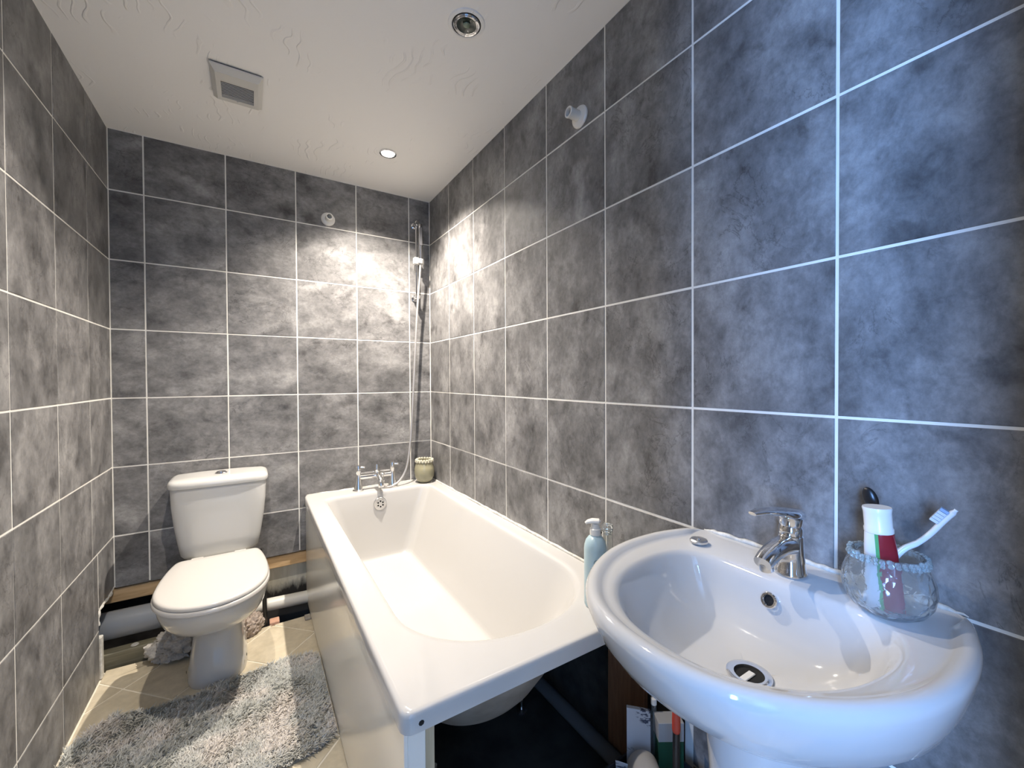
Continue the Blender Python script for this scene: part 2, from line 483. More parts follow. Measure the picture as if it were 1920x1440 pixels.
# recess behind the cut-away wall foot: dark masonry box added to keep world light out, board, batten
struct('wall_recess_seal', *join(box(-1.75, 0.1, 0.13, 0.16, -0.16, 0.30), box(-1.75, 0.1, -0.3, 0.16, -0.18, -0.15), box(-1.78, -1.75, -0.6, 0.16, -0.18, 0.32), box(-1.75, -W - 0.03, -0.62, -0.6, -0.18, 0.32), box(-1.75, -W - 0.03, -0.6, 0.14, 0.29, 0.32), box(-W - 0.03, 0.1, 0.03, 0.16, 0.285, 0.31), box(-1.75, -0.684, -0.30, -0.28, -0.16, -0.05)), M['masonry'])
struct('wall_plasterboard', *box(-1.02, -0.60, 0.055, 0.068, -0.14, 0.26), M['plaster'], 0, (-0.8, 0.06, 0.05))
tag(obj('timber_batten', *box(-1.50, -0.66, 0.008, 0.034, 0.203, 0.262, 0.002), M['batten']), 'pine batten running under the cut edge of the back wall tiles', 'batten')
tag(obj('plasterboard_offcut', *join(box(-W - 0.014, -W + 0.006, CUT_Y + 0.002, CUT_Y + 0.028, 0.0, 0.165, 0.003)), M['sealant']), 'pale upright board edge at the foot of the left wall corner', 'board')
struct('trim_1', *tube(spline([(-W - 0.004, -0.006, 0.277), (-W + 0.001, -0.07, 0.268), (-W, -0.15, 0.272), (-W - 0.002, -0.205, 0.262), (-W - 0.002, -0.214, 0.215)], 5), [0.005 + 0.002 * math.sin(k * 1.7) for k in range(21)], 6), M['sealant'], 40)

# ------------------------------------------------------------------ pipes in the recess
t = thing('soil_pipe', 'thick grey soil pipe running behind the toilet into the left corner', 'pipe', (-1.30, -0.045, 0.07))
obj('pipe', *tube([(-1.74, -0.04, 0.135), (-1.17, -0.045, 0.128)], 0.055, 32), M['grey_pipe'], t)
obj('pipe_collar', *lathe([(0.0555, 0), (0.066, 0.003), (0.068, 0.03), (0.066, 0.062), (0.056, 0.066)], (-1.22, -0.0445, 0.129), (1, 0, 0), 32), M['grey_pipe'], t)
obj('connector', *tube(spline([(-1.175, -0.045, 0.128), (-1.11, -0.05, 0.13), (-1.065, -0.085, 0.14), (-1.055, -0.160, 0.15)], 6), 0.05, 28), M['white_pipe'], t)
tag(obj('waste_pipe', *tube(spline([(-0.96, -0.03, 0.03), (-0.9, -0.035, 0.045), (-0.8, -0.04, 0.044), (-0.66, -0.04, 0.038), (-0.40, -0.04, 0.03)], 6), 0.030, 24), M['white_pipe']), 'white plastic waste pipe low behind the toilet, entering the bath panel', 'pipe')
tag(obj('supply_hose', *tube(spline([(-0.905, -0.12, 0.36), (-0.889, -0.135, 0.25), (-0.887, -0.14, 0.1), (-0.887, -0.14, -0.14)], 6), 0.0095, 14), M['black_plastic']), 'thin black upright pipe beside the toilet bowl', 'pipe')
t = thing('floor_joist', 'old timber joist exposed at the broken floor edge in the left corner', 'joist', (-1.33, -0.10, -0.02))
V, F = box(-1.72, -1.19, -0.128, -0.078, -0.045, 0.052, 0.004)
obj('timber', V, F, M['old_board'], t)
obj('plaster_spot', *lathe([(0.001, 0.0), (0.014, 0.001), (0.011, 0.004), (0.001, 0.005)], (-1.355, -0.105, 0.052), (0, 0, 1), 16), M['sealant'], t)
tag(obj('brick_fragment', *box(-0.868, -0.826, -0.146, -0.098, -0.05, 0.006, 0.004, 2), noisy('red_brick', (0.50, 0.27, 0.18), (0.62, 0.38, 0.27), 40, 0.9)), 'small salmon coloured brick fragment in the broken floor edge', 'brick')
tag(obj('tile_fragment', *box(-0.722, -0.696, -0.205, -0.165, 0.001, 0.012, 0.002), noisy('grey_mosaic', (0.30, 0.27, 0.24), (0.42, 0.39, 0.34), 60, 0.7)), 'small grey broken tile piece on the floor against the bath panel', 'tile piece')

# ------------------------------------------------------------------ bath
RIM = 0.558
def bath_outline(hx, y_far, y_near, z, cx=-0.345, nose=0.26, rc=0.055, n=96):
    """closed outline: square far end with small corners, rounded near end"""
    P = []
    k1 = n // 2
    for i in range(k1 + 1):                     # near end, half super-ellipse from right to left
        t = -PI * i / k1
        P.append((cx + hx * sgnpow(math.cos(t), 2 / 2.15), y_near + nose + nose * sgnpow(math.sin(t), 2 / 2.15), z))
    m1 = 14
    for i in range(1, m1 + 1):
        P.append((cx - hx, (y_near + nose) + (y_far - rc - y_near - nose) * i / m1, z))
    for i in range(1, 7):
        a = PI - PI / 2 * i / 6
        P.append((cx - hx + rc + rc * math.cos(a), y_far - rc + rc * math.sin(a), z))
    m2 = 6
    for i in range(1, m2 + 1): P.append((cx - hx + rc + (2 * hx - 2 * rc) * i / m2, y_far, z))
    for i in range(1, 7):
        a = PI / 2 - PI / 2 * i / 6
        P.append((cx + hx - rc + rc * math.cos(a), y_far - rc + rc * math.sin(a), z))
    for i in range(1, m1): P.append((cx + hx, (y_far - rc) + (y_near + nose - y_far + rc) * i / m1, z))
    return P
def rect_outline(ref, x0, x1, y0, y1, z, c=(-0.345, -0.85), rc=0.018):
    """points of a rounded rectangle matching ref by side so that the deck quads stay tidy"""
    out = []
    for p in ref:
        dx, dy = p[0] - c[0], p[1] - c[1]
        sx = ((x1 - c[0]) / dx) if dx > 1e-9 else ((x0 - c[0]) / dx if dx < -1e-9 else 1e9)
        sy = ((y1 - c[1]) / dy) if dy > 1e-9 else ((y0 - c[1]) / dy if dy < -1e-9 else 1e9)
        s = min(sx, sy); X, Y = c[0] + dx * s, c[1] + dy * s
        # round the corners
        for cxr, sxr in ((x0 + rc, -1), (x1 - rc, 1)):
            for cyr, syr in ((y0 + rc, -1), (y1 - rc, 1)):
                if (X - cxr) * sxr > 0 and (Y - cyr) * syr > 0:
                    v = Vector((X - cxr, Y - cyr)); v = v.normalized() * rc
                    X, Y = cxr + v.x, cyr + v.y
        out.append((X, Y, z))
    return out
def densify_corner(ref, x0, x1, y0, y1, c):
    """insert ref points whose rays hit the rectangle's corners"""
    out = []
    for i, p in enumerate(ref):
        q = ref[(i + 1) % len(ref)]
        out.append(p)
        for X, Y in ((x0, y0), (x0, y1), (x1, y0), (x1, y1)):
            for off in (-0.03, -0.015, 0.0, 0.015, 0.03):
                a0 = math.atan2(p[1] - c[1], p[0] - c[0]); a1 = math.atan2(q[1] - c[1], q[0] - c[0]); ac = math.atan2(Y - c[1], X - c[0]) + off
                d01 = (a1 - a0 + PI) % (2 * PI) - PI; d0c = (ac - a0 + PI) % (2 * PI) - PI
                if d01 != 0 and 0.02 < d0c / d01 < 0.98:
                    t = d0c / d01; out.append((t, tuple(p[k] + (q[k] - p[k]) * t for k in range(3)), i))
    # order inserted ones
    res = []; k = 0
    while k < len(out):
        if isinstance(out[k][1], tuple):
            grp = []
            while k < len(out) and isinstance(out[k][1], tuple): grp.append(out[k]); k += 1
            grp.sort(key=lambda g: g[0]); res += [g[1] for g in grp]
        else: res.append(out[k]); k += 1
    return res
BX0, BX1, BY0, BY1 = -0.703, -0.004, -1.690, -0.004
bc = (-0.345, -0.85)
ref = bath_outline(0.275, -0.130, -1.592, RIM)
ref_d = densify_corner(ref, BX0, BX1, BY0, BY1, bc)
# the floor outline must have the same number of points: map by parameter along ref
def like(target_fn):
    base = target_fn
    out = []
    n0 = len(ref)
    for p in ref_d:
        best = None
        for i in range(n0):
            a, b = ref[i], ref[(i + 1) % n0]
            ab = (b[0] - a[0], b[1] - a[1]); L2 = ab[0] ** 2 + ab[1] ** 2
            t = 0 if L2 < 1e-12 else max(0, min(1, ((p[0] - a[0]) * ab[0] + (p[1] - a[1]) * ab[1]) / L2))
            d = (a[0] + ab[0] * t - p[0]) ** 2 + (a[1] + ab[1] * t - p[1]) ** 2
            if best is None or d < best[0]: best = (d, i, t)
        _, i, t = best
        a, b = base[i], base[(i + 1) % n0]
        out.append(tuple(a[k] + (b[k] - a[k]) * t for k in range(3)))
    return out
def ring_at(hx, yf, yn, z, nose=0.26, rc=0.055): return like(bath_outline(hx, yf, yn, z, nose=nose, rc=rc))
inner = [(0.290, -0.115, -1.607, RIM, 0.266, 0.062), (0.281, -0.124, -1.598, RIM, 0.262, 0.058), (0.276, -0.129, -1.593, RIM - 0.002, 0.26, 0.055), (0.271, -0.134, -1.587, RIM - 0.008, 0.258, 0.052), (0.267, -0.137, -1.58, RIM - 0.02, 0.255, 0.05),
         (0.236, -0.143, -1.545, 0.45, 0.235, 0.05), (0.200, -0.148, -1.49, 0.34, 0.20, 0.05), (0.174, -0.153, -1.435, 0.262, 0.17, 0.05), (0.160, -0.157, -1.40, 0.224, 0.15, 0.05), (0.155, -0.160, -1.385, 0.212, 0.145, 0.05), (0.149, -0.165, -1.375, 0.205, 0.14, 0.048), (0.140, -0.175, -1.36, 0.2015, 0.13, 0.045), (0.125, -0.19, -1.34, 0.2005, 0.12, 0.04), (0.06, -0.30, -1.2, 0.199, 0.05, 0.03)]
rings = [ring_at(*a) for a in inner]
deck2 = rect_outline(ref_d, BX0 + 0.014, BX1 - 0.010, BY0 + 0.014, BY1 - 0.010, RIM, bc, 0.016)
deck = rect_outline(ref_d, BX0 + 0.006, BX1 - 0.004, BY0 + 0.006, BY1 - 0.004, RIM, bc, 0.02)
lip = [rect_outline(ref_d, BX0 + 0.002, BX1, BY0 + 0.002, BY1, RIM - 0.003, bc, 0.022), rect_outline(ref_d, BX0, BX1, BY0, BY1, RIM - 0.009, bc, 0.023), rect_outline(ref_d, BX0, BX1, BY0, BY1, RIM - 0.038, bc, 0.023), rect_outline(ref_d, BX0 + 0.006, BX1 - 0.006, BY0 + 0.006, BY1 - 0.006, RIM - 0.038, bc, 0.02), rect_outline(ref_d, BX0 + 0.006, BX1 - 0.006, BY0 + 0.006, BY1 - 0.006, RIM - 0.008, bc, 0.02)]
bath = thing('bathtub', 'white fitted bathtub with rounded near end along the right wall', 'bathtub', (-0.35, -0.85, 0.0))
obj('tub', *loft(lip[::-1] + [deck, deck2] + rings, False, True), M['acrylic'], bath, smooth=50)
outer = [(a[0] + 0.010, a[1] + 0.009, a[2] - 0.012, a[3] - 0.012, a[4] + 0.005, a[5]) for a in inner[4:]]
M['underside'] = noisy('bath_underside_fibreglass', (0.33, 0.28, 0.22), (0.50, 0.44, 0.36), 8, 0.6)
orings = [ring_at(*a) for a in outer]
orings.insert(0, ring_at(0.285, -0.12, -1.60, RIM - 0.009))
obj('underside', *loft(orings, False, True), M['underside'], bath, smooth=50)
# overflow rose on the far end
ov = obj('overflow_rose', *lathe([(0.034, 0.0), (0.034, 0.004), (0.031, 0.007), (0.025, 0.0075), (0.023, 0.010), (0.001, 0.011)], (-0.347, -0.143, 0.492), (0, -1, 0.05), 32), M['chrome_satin'], bath)
for k in range(6):
    a = PI / 6 + k * PI / 3
    obj('rose_hole', *lathe([(0.0046, 0.0), (0.0046, 0.0012), (0.0001, 0.0013)], (-0.347 + 0.0145 * math.cos(a), -0.1535, 0.492 + 0.0145 * math.sin(a)), (0, -1, 0.05), 12), M['ceramic_hole'], ov)
obj('corner_chip', *lathe([(0.0055, 0), (0.004, 0.0006), (0.0001, 0.0007)], (-0.668, BY0 - 0.0001, RIM - 0.022), (0, -1, 0), 8), M['ceramic_hole'], bath)
for x, y in ((-0.55, -1.45), (-0.13, -1.20), (-0.55, -0.35), (-0.13, -0.35)):
    obj('leg', *lathe([(0.018, 0), (0.018, 0.006), (0.005, 0.008), (0.005, 0.22 if y < -1.4 or x > -0.2 else 0.2)], (x, y, -0.012), (0, 0, 1), 12), M['chrome_satin'], bath)
# panel
pn = obj('side_panel', *box(-0.696, -0.688, -1.676, -0.006, 0.012, RIM - 0.0385, 0.0015), M['panel'], bath)
pn['label'] = 'glossy cream side panel'
obj('end_return', *box(-0.688, -0.655, -1.676, -1.668, 0.004, RIM - 0.0385, 0.0015), M['panel'], pn)
tag(obj('panel_post', *box(-0.6545, -0.636, -1.672, -1.63, -0.012, RIM - 0.045, 0.001), M['post']), 'raw timber post behind the open end of the bath panel', 'post')
# sealant between bath and walls
def bead(path, r, n=8, jit=0.35):
    P = spline(path, 10)
    return tube([p + Vector((0, 0, random.uniform(-1, 1) * r * 0.25)) for p in P], [r * (1 + random.uniform(-jit, jit)) * min(1, 0.15 + 0.2 * min(i, len(P) - 1 - i)) for i in range(len(P))], n)
struct('trim_2', *bead([(-0.003, -0.01, RIM + 0.001), (-0.003, -0.4, RIM + 0.001), (-0.003, -0.8, RIM + 0.002), (-0.003, -1.2, RIM + 0.002), (-0.003, -1.68, RIM + 0.002)], 0.006), M['sealant'], 60)
struct('trim_3', *bead([(-0.69, -0.003, RIM), (-0.4, -0.003, RIM), (-0.01, -0.003, RIM)], 0.004), M['sealant'], 60)

# ------------------------------------------------------------------ under the bath and basin
tag(obj('brown_board', *box(-0.035, -0.018, -1.66, -1.525, -0.012, 0.50, 0.002), M['brown_board']), 'brown upright board against the wall under the end of the bath', 'board')
tag(obj('drain_pipe', *tube(spline([(-0.09, -0.5, 0.09), (-0.075, -1.1, 0.085), (-0.06, -1.5, 0.075), (-0.055, -1.68, 0.07)], 8), 0.022, 18), mat('dark_grey_pipe', (0.09, 0.09, 0.09), 0.6)), 'dark grey waste pipe along the floor under the bath', 'pipe')
bx_ = thing('storage_crate', 'dark open crate of bathroom clutter under the basin', 'crate', (-0.14, -1.83, 0.0))
cx0, cx1, cy0, cy1, ch = -0.24, -0.045, -1.898, -1.70, 0.235
M['crate'] = mat('dark_crate_plastic', (0.03, 0.03, 0.034), 0.5)
obj('base', *box(cx0, cx1, cy0, cy1, 0.001, 0.205), M['crate'], bx_, smooth=0)
obj('side', *box(cx0, cx0 + 0.005, cy0, cy1, 0.205, ch, 0.001), M['crate'], bx_)
obj('side', *box(cx1 - 0.005, cx1, cy0, cy1, 0.205, ch, 0.001), M['crate'], bx_)
obj('end', *box(cx0 + 0.005, cx1 - 0.005, cy0, cy0 + 0.005, 0.205, ch, 0.001), M['crate'], bx_)
obj('end', *box(cx0 + 0.005, cx1 - 0.005, cy1 - 0.005, cy1, 0.205, ch, 0.001), M['crate'], bx_)

def print_material(name, paper, ink, axis_scale, thr=0.56):
    mt = mat(name, paper, 0.6); n = N(mt)
    f = n.noise(n.coords(axis_scale), 1.0, 3, 0.6, 0.4)
    g = n.noise(n.coords((1, 1, 1)), 16, 0, 0.5)
    k = n.mix(1.0, n.ramp(f, [(thr, (0, 0, 0)), (thr + 0.03, (1, 1, 1))]), n.ramp(g, [(0.5, (0, 0, 0)), (0.56, (1, 1, 1))]), 'MULTIPLY')
    n.color(n.mix(k, paper, ink)); return mt
def slab(name, c, w, h, th, rz, tilt, m_, parent=None):
    """upright slab of width w (local x), height h, thickness th, leaning back by tilt"""
    V, F = box(-w / 2, w / 2, -th / 2, th / 2, 0, h, 0.0006)
    R = Matrix.Rotation(rz, 3, 'Z') @ Matrix.Rotation(tilt, 3, 'X')
    return obj(name, [Vector(c) + R @ Vector(v) for v in V], F, m_, parent)
L1 = print_material('leaflet_print', (0.48, 0.50, 0.54), (0.04, 0.05, 0.09), (60, 60, 160), 0.5)
o = slab('leaflet_carton', (-0.150, -1.742, 0.21), 0.055, 0.150, 0.012, -0.80, -0.14, L1)
tag(o, 'narrow white printed carton standing in the clutter under the basin', 'carton')
o = slab('torn_leaflet', (-0.185, -1.735, 0.21), 0.045, 0.062, 0.002, -0.95, 0.30, L1)
tag(o, 'small torn white leaflet in front of the narrow printed carton', 'leaflet')
t = thing('green_carton', 'white and green carton standing behind the printed carton under the basin', 'carton', (-0.09, -1.785, 0.206))
R = Matrix.Rotation(-0.55, 3, 'Z')
def rotbox(c, R, b): return [Vector(c) + R @ Vector(v) for v in b[0]], b[1]
obj('carton_body', *rotbox((-0.088, -1.778, 0.206), R, box(-0.03, 0.03, -0.018, 0.018, 0, 0.100, 0.001)), mat('green_card', (0.012, 0.075, 0.04), 0.5), t)
obj('white_band', *rotbox((-0.088, -1.778, 0.206), R, box(-0.0302, 0.0302, -0.0182, 0.0182, 0.1, 0.145, 0.001)), mat('white_card', (0.38, 0.38, 0.38), 0.5), t)
t = thing('red_handled_brush', 'red handled brush upright beside the basin pedestal', 'brush', (-0.15, -1.845, 0.206))
obj('handle', *tube(spline([(-0.15, -1.845, 0.39), (-0.15, -1.845, 0.43), (-0.149, -1.846, 0.49)], 5), [0.006, 0.0085, 0.0088, 0.0088, 0.0088, 0.0085, 0.008, 0.0075, 0.007, 0.0065, 0.006], 14), mat('red_plastic', (0.42, 0.05, 0.03), 0.35), t)
obj('ferrule', *tube([(-0.149, -1.846, 0.488), (-0.149, -1.846, 0.505)], 0.0065, 14), mat('brass_ferrule', (0.6, 0.45, 0.2), 0.3, metal=1.0), t)
obj('shaft', *tube([(-0.15, -1.845, 0.206), (-0.15, -1.845, 0.392)], 0.0075, 10), M['black_plastic'], t)
t = thing('paper_roll', 'white paper roll lying on the clutter under the basin', 'paper roll', (-0.19, -1.80, 0.235))
M['tissue'] = mat('white_tissue', (0.42, 0.41, 0.40), 0.9)
ax = Vector((-0.55, -0.80, 0.15)).normalized()
obj('roll', *lathe([(0.012, 0.0), (0.034, 0.0), (0.035, 0.002), (0.035, 0.083), (0.034, 0.085), (0.012, 0.085)], (-0.165, -1.765, 0.262), ax, 28, False, False), M['tissue'], t)
obj('core', *lathe([(0.0125, 0.0), (0.0125, 0.085), (0.010, 0.085), (0.010, 0.0)], (-0.165, -1.765, 0.262), ax, 20, False, False), mat('card_core', (0.35, 0.27, 0.18), 0.9), t)
t = thing('clear_bottle', 'slim clear bottle behind the printed carton under the basin', 'bottle', (-0.10, -1.745, 0.206))
M['clear'] = mat('clear_plastic', (0.85, 0.88, 0.88), 0.05, trans=0.9, ior=1.45)
obj('bottle_body', *lathe([(0.014, 0), (0.015, 0.003), (0.015, 0.12), (0.009, 0.14), (0.006, 0.145), (0.006, 0.16)], (-0.10, -1.745, 0.206), (0, 0, 1), 18), M['clear'], t)
obj('cap', *lathe([(0.007, 0), (0.007, 0.014), (0.004, 0.016)], (-0.10, -1.745, 0.366), (0, 0, 1), 14), M['white_plastic'], t)

# ------------------------------------------------------------------ basin and pedestal
BCY = -2.030
def outer_outline(n=96):
    """polar table of the rim: half width as a function of depth x"""
    xs = [0.0, 0.0, 0.0, -0.010, -0.032, -0.07, -0.12, -0.18, -0.24, -0.30, -0.36, -0.41, -0.45, -0.475, -0.488, -0.491]
    hs = [0.07, 0.13, 0.190, 0.216, 0.230, 0.242, 0.254, 0.259, 0.256, 0.243, 0.216, 0.181, 0.138, 0.093, 0.045, 0.0]
    P = [(x, BCY + h) for x, h in zip(xs, hs)] + [(x, BCY - h) for x, h in zip(xs[-2::-1], hs[-2::-1])]
    return [p for p in P]
def bowl_outline():
    xs = [-0.112, -0.113, -0.120, -0.140, -0.175, -0.22, -0.27, -0.32, -0.365, -0.405, -0.432, -0.444, -0.447]
    hs = [0.0, 0.095, 0.140, 0.172, 0.190, 0.196, 0.192, 0.180, 0.158, 0.122, 0.080, 0.040, 0.0]
    P = [(x, BCY - 0.004 + h) for x, h in zip(xs, hs)] + [(x, BCY - 0.004 - h) for x, h in zip(xs[-2:0:-1], hs[-2:0:-1])]
    return P
def polar(P, c, n=120):
    """resample a closed star-shaped outline at n equal angles around c (smoothed by a spline)"""
    pts = [Vector((p[0], p[1], 0)) for p in P]
    dense = []
    N_ = len(pts)
    for i in range(N_):
        a, b, d, e = pts[i - 1], pts[i], pts[(i + 1) % N_], pts[(i + 2) % N_]
        for j in range(10):
            t = j / 10
            dense.append(0.5 * (2 * b + (d - a) * t + (2 * a - 5 * b + 4 * d - e) * t * t + (3 * b - a - 3 * d + e) * t ** 3))
    ang = np.array([math.atan2(p.y - c[1], p.x - c[0]) for p in dense]); rad = np.array([math.hypot(p.y - c[1], p.x - c[0]) for p in dense])
    o_ = np.argsort(ang); ang = ang[o_]; rad = rad[o_]
    th = np.linspace(-PI, PI, n, endpoint=False)
    return th, np.interp(th, np.concatenate([ang - 2 * PI, ang, ang + 2 * PI]), np.concatenate([rad, rad, rad]))
bcn = (-0.235, BCY)
th, ro = polar(outer_outline(), bcn); _, rb = polar(bowl_outline(), bcn)
def pring(r, z, shift=(0, 0), wall=True):
    return [(min(bcn[0] + shift[0] + r[i] * math.cos(th[i]), -0.0015) if wall else bcn[0] + shift[0] + r[i] * math.cos(th[i]), bcn[1] + shift[1] + r[i] * math.sin(th[i]), z) for i in range(len(th))]
def wscale(s, z):                                 # scale the rim outline about the wall
    return [(-0.0015 + min(0, (bcn[0] + ro[i] * math.cos(th[i]))) * s, BCY + ro[i] * math.sin(th[i]) * s, z) for i in range(len(th))]
rings = [wscale(0.50, 0.622), wscale(0.58, 0.630), wscale(0.70, 0.648), wscale(0.82, 0.676), wscale(0.905, 0.710), wscale(0.955, 0.742), wscale(0.985, 0.770), wscale(0.998, 0.787), wscale(1.0, 0.795)]
xo = np.array([bcn[0] + ro[i] * math.cos(th[i]) for i in range(len(th))])
wq = np.clip(-xo / 0.055, 0, 1); wq = wq * wq * (3 - 2 * wq)
def crest(d, z):
    r_ = ro - d * wq
    return [(min(bcn[0] + r_[i] * math.cos(th[i]), -0.0015), bcn[1] + r_[i] * math.sin(th[i]), 0.7955 + (z - 0.7955) * wq[i] + 0.0012 * (1 - wq[i])) for i in range(len(th))]
rings += [crest(0.0015, 0.801), crest(0.006, 0.8055), crest(0.013, 0.8065), crest(0.020, 0.8045), crest(0.026, 0.7995), crest(0.031, 0.7965), crest(0.037, 0.7957)]
rings += [pring(np.maximum(rb + 0.004, 0), 0.7945), pring(rb - 0.003, 0.7915), pring(rb - 0.009, 0.785), pring(rb * 0.93 - 0.004, 0.770)]
sh = (0.0, 0.0)
dr = (-0.232, -2.044)
def bowl(s, z):
    k = 1 - s
    return [(bcn[0] * (1 - k) + dr[0] * k + (rb[i]) * s * math.cos(th[i]), bcn[1] * (1 - k) + dr[1] * k + rb[i] * s * math.sin(th[i]), z) for i in range(len(th))]
rings += [bowl(0.86, 0.745), bowl(0.77, 0.718), bowl(0.65, 0.697), bowl(0.50, 0.683), bowl(0.34, 0.6755), bowl(0.22, 0.672), [(dr[0] + 0.034 * math.cos(a), dr[1] + 0.034 * math.sin(a), 0.670) for a in th], [(dr[0] + 0.024 * math.cos(a), dr[1] + 0.024 * math.sin(a), 0.667) for a in th]]
sink = thing('pedestal_basin', 'white ceramic pedestal basin on the right wall near the camera', 'basin', (-0.2, BCY, 0.0))
obj('bowl', *loft(rings, True, True), M['basin'], sink, smooth=60)
def pedring(hy, xf, z, n=48):
    out = []
    for i in range(n):
        t = 2 * PI * i / n; c, s = math.cos(t), math.sin(t)
        xc = -0.10
        X = xc + (0.06 * sgnpow(c, 0.8) if c > 0 else (xc - xf) * sgnpow(c, 0.85)); out.append((X, BCY - 0.002 + hy * sgnpow(s, 0.85), z))
    return out
obj('pedestal', *loft([pedring(0.125, -0.27, 0.0), pedring(0.125, -0.27, 0.02), pedring(0.108, -0.25, 0.08), pedring(0.096, -0.243, 0.25), pedring(0.096, -0.25, 0.45), pedring(0.102, -0.265, 0.58), pedring(0.105, -0.268, 0.63)]), M['basin'], sink, smooth=50)
ring_ = obj('waste', *lathe([(0.0345, 0.0), (0.034, 0.003), (0.030, 0.0042), (0.0225, 0.0030), (0.0222, -0.003)], (dr[0], dr[1], 0.6705), (0, 0, 1), 36, False, False), M['chrome'], sink)
obj('waste_hole', *lathe([(0.0225, 0.0), (0.0001, 0.0004)], (dr[0], dr[1], 0.6695), (0, 0, 1), 28), M['ceramic_hole'], ring_)
obj('waste_bar', *box(dr[0] - 0.021, dr[0] + 0.010, dr[1] - 0.0055, dr[1] + 0.0055, 0.6698, 0.6722, 0.001), M['white_plastic'], ring_)
obj('overflow_ring', *lathe([(0.0085, 0.0025), (0.0095, 0.004), (0.0125, 0.0042), (0.0140, 0.0025), (0.0140, -0.003)], (-0.1315, -2.026, 0.7575), (-0.93, 0, 0.36), 28, False, False), M['chrome'], sink)
obj('overflow_hole', *lathe([(0.0090, 0.0), (0.0001, 0.0003)], (-0.1315, -2.026, 0.7575), (-0.93, 0, 0.36), 20), M['ceramic_hole'], sink)
struct('trim_4', *bead([(-0.003, -1.815, 0.797), (-0.003, -1.9, 0.799), (-0.003, -2.05, 0.799), (-0.003, -2.15, 0.799), (-0.003, -2.250, 0.797)], 0.0055, jit=0.15), M['sealant'], 60)

# basin mixer tap
tp = thing('basin_mixer_tap', 'chrome single lever mixer tap on the basin ledge', 'tap', (-0.072, -2.035, 0.795))
tx, ty = -0.072, -2.035
obj('body', *lathe([(0.027, 0.0), (0.027, 0.004), (0.0245, 0.008), (0.0215, 0.035), (0.0205, 0.055), (0.0205, 0.072), (0.018, 0.075)], (tx, ty, 0.7965), (0, 0, 1), 36), M['chrome'], tp)
def oval_tube(P, W_, H_, n=18):
    P = [Vector(p) for p in P]; rr = []
    for i, p in enumerate(P):
        d = (P[min(i + 1, len(P) - 1)] - P[max(i - 1, 0)]).normalized()
        side = d.cross(Vector((0, 0, 1))).normalized(); u_ = side.cross(d)
        rr.append([p + side * W_[i] * sgnpow(math.cos(2 * PI * k / n), 0.8) + u_ * H_[i] * sgnpow(math.sin(2 * PI * k / n), 0.8) for k in range(n)])
    return loft(rr)
obj('spout', *oval_tube([(tx + 0.004, ty, 0.848), (tx - 0.02, ty, 0.853), (tx - 0.045, ty, 0.854), (tx - 0.07, ty, 0.850), (tx - 0.088, ty, 0.844), (tx - 0.101, ty, 0.838)], [0.019, 0.0185, 0.0175, 0.0165, 0.0155, 0.0145], [0.017, 0.0165, 0.015, 0.0135, 0.013, 0.012]), M['chrome'], tp, smooth=50)
obj('aerator', *lathe([(0.0105, 0.0), (0.0115, -0.002), (0.0115, -0.014), (0.009, -0.015), (0.0085, -0.011), (0.0001, -0.011)], (tx - 0.090, ty, 0.838), (-0.25, 0, 1), 24), M['chrome'], tp)
obj('cartridge', *lathe([(0.0185, 0.0), (0.0195, 0.004), (0.0195, 0.014), (0.0175, 0.018), (0.0195, 0.022), (0.0205, 0.034)], (tx, ty, 0.868), (0, 0, 1), 32), M['chrome'], tp)
obj('lever', *oval_tube([(tx + 0.022, ty, 0.902), (tx + 0.012, ty, 0.905), (tx - 0.02, ty, 0.912), (tx - 0.05, ty + 0.006, 0.919), (tx - 0.08, ty + 0.013, 0.922), (tx - 0.100, ty + 0.018, 0.920)], [0.012, 0.0205, 0.022, 0.019, 0.014, 0.008], [0.008, 0.011, 0.0095, 0.0065, 0.0045, 0.003]), M['chrome'], tp, smooth=50)

# plug on the ledge
t = thing('basin_plug', 'small round metal plug lying on the basin ledge', 'plug', (-0.089, -1.858, 0.797))
obj('disc', *lathe([(0.0150, 0), (0.0185, 0.003), (0.0185, 0.007), (0.016, 0.0095), (0.012, 0.0085), (0.0001, 0.0088)], (-0.089, -1.858, 0.7965), (0, 0, 1), 32), M['chrome_satin'], t)
obj('stud', *lathe([(0.004, 0), (0.003, 0.002), (0.0001, 0.0024)], (-0.089, -1.858, 0.805), (0, 0, 1), 12), M['chrome'], t)

# glass jar with beaded rim, toothpaste, brushes
def glass_jar(t, c, rmax, h, g_mat, bead_mat, beads=26, bead_r=0.0042):
    pr_ = [(0.40, 0.0), (0.55, 0.004), (0.78, 0.10), (0.94, 0.26), (1.0, 0.45), (0.97, 0.62), (0.87, 0.80), (0.76, 0.92), (0.735, 0.97), (0.76, 1.0)]
    out = [(rmax * a, h * b) for a, b in pr_]
    inn = [(max(rmax * a - 0.003, 0.001), max(h * b, 0.006) if i > 0 else 0.006) for i, (a, b) in enumerate(pr_)]
    obj('glass_body', *lathe([(0.0003, 0.0)] + out + inn[::-1] + [(0.0003, 0.006)], c, (0, 0, 1), 40), g_mat, t, smooth=60)
    V, F = [], []
    for k in range(beads):
        a = 2 * PI * k / beads
        for dz, rr, s in ((0.975, 0.80, bead_r), (0.92, 0.83, bead_r * 0.85)):
            p = (c[0] + rmax * rr * math.cos(a + dz * 3), c[1] + rmax * rr * math.sin(a + dz * 3), c[2] + h * dz + random.uniform(-0.0015, 0.0015))
            V, F = join((V, F), sphere(p, s, s, s * 0.9, 8, 5))
    obj('beaded_rim', V, F, bead_mat, t, smooth=0)
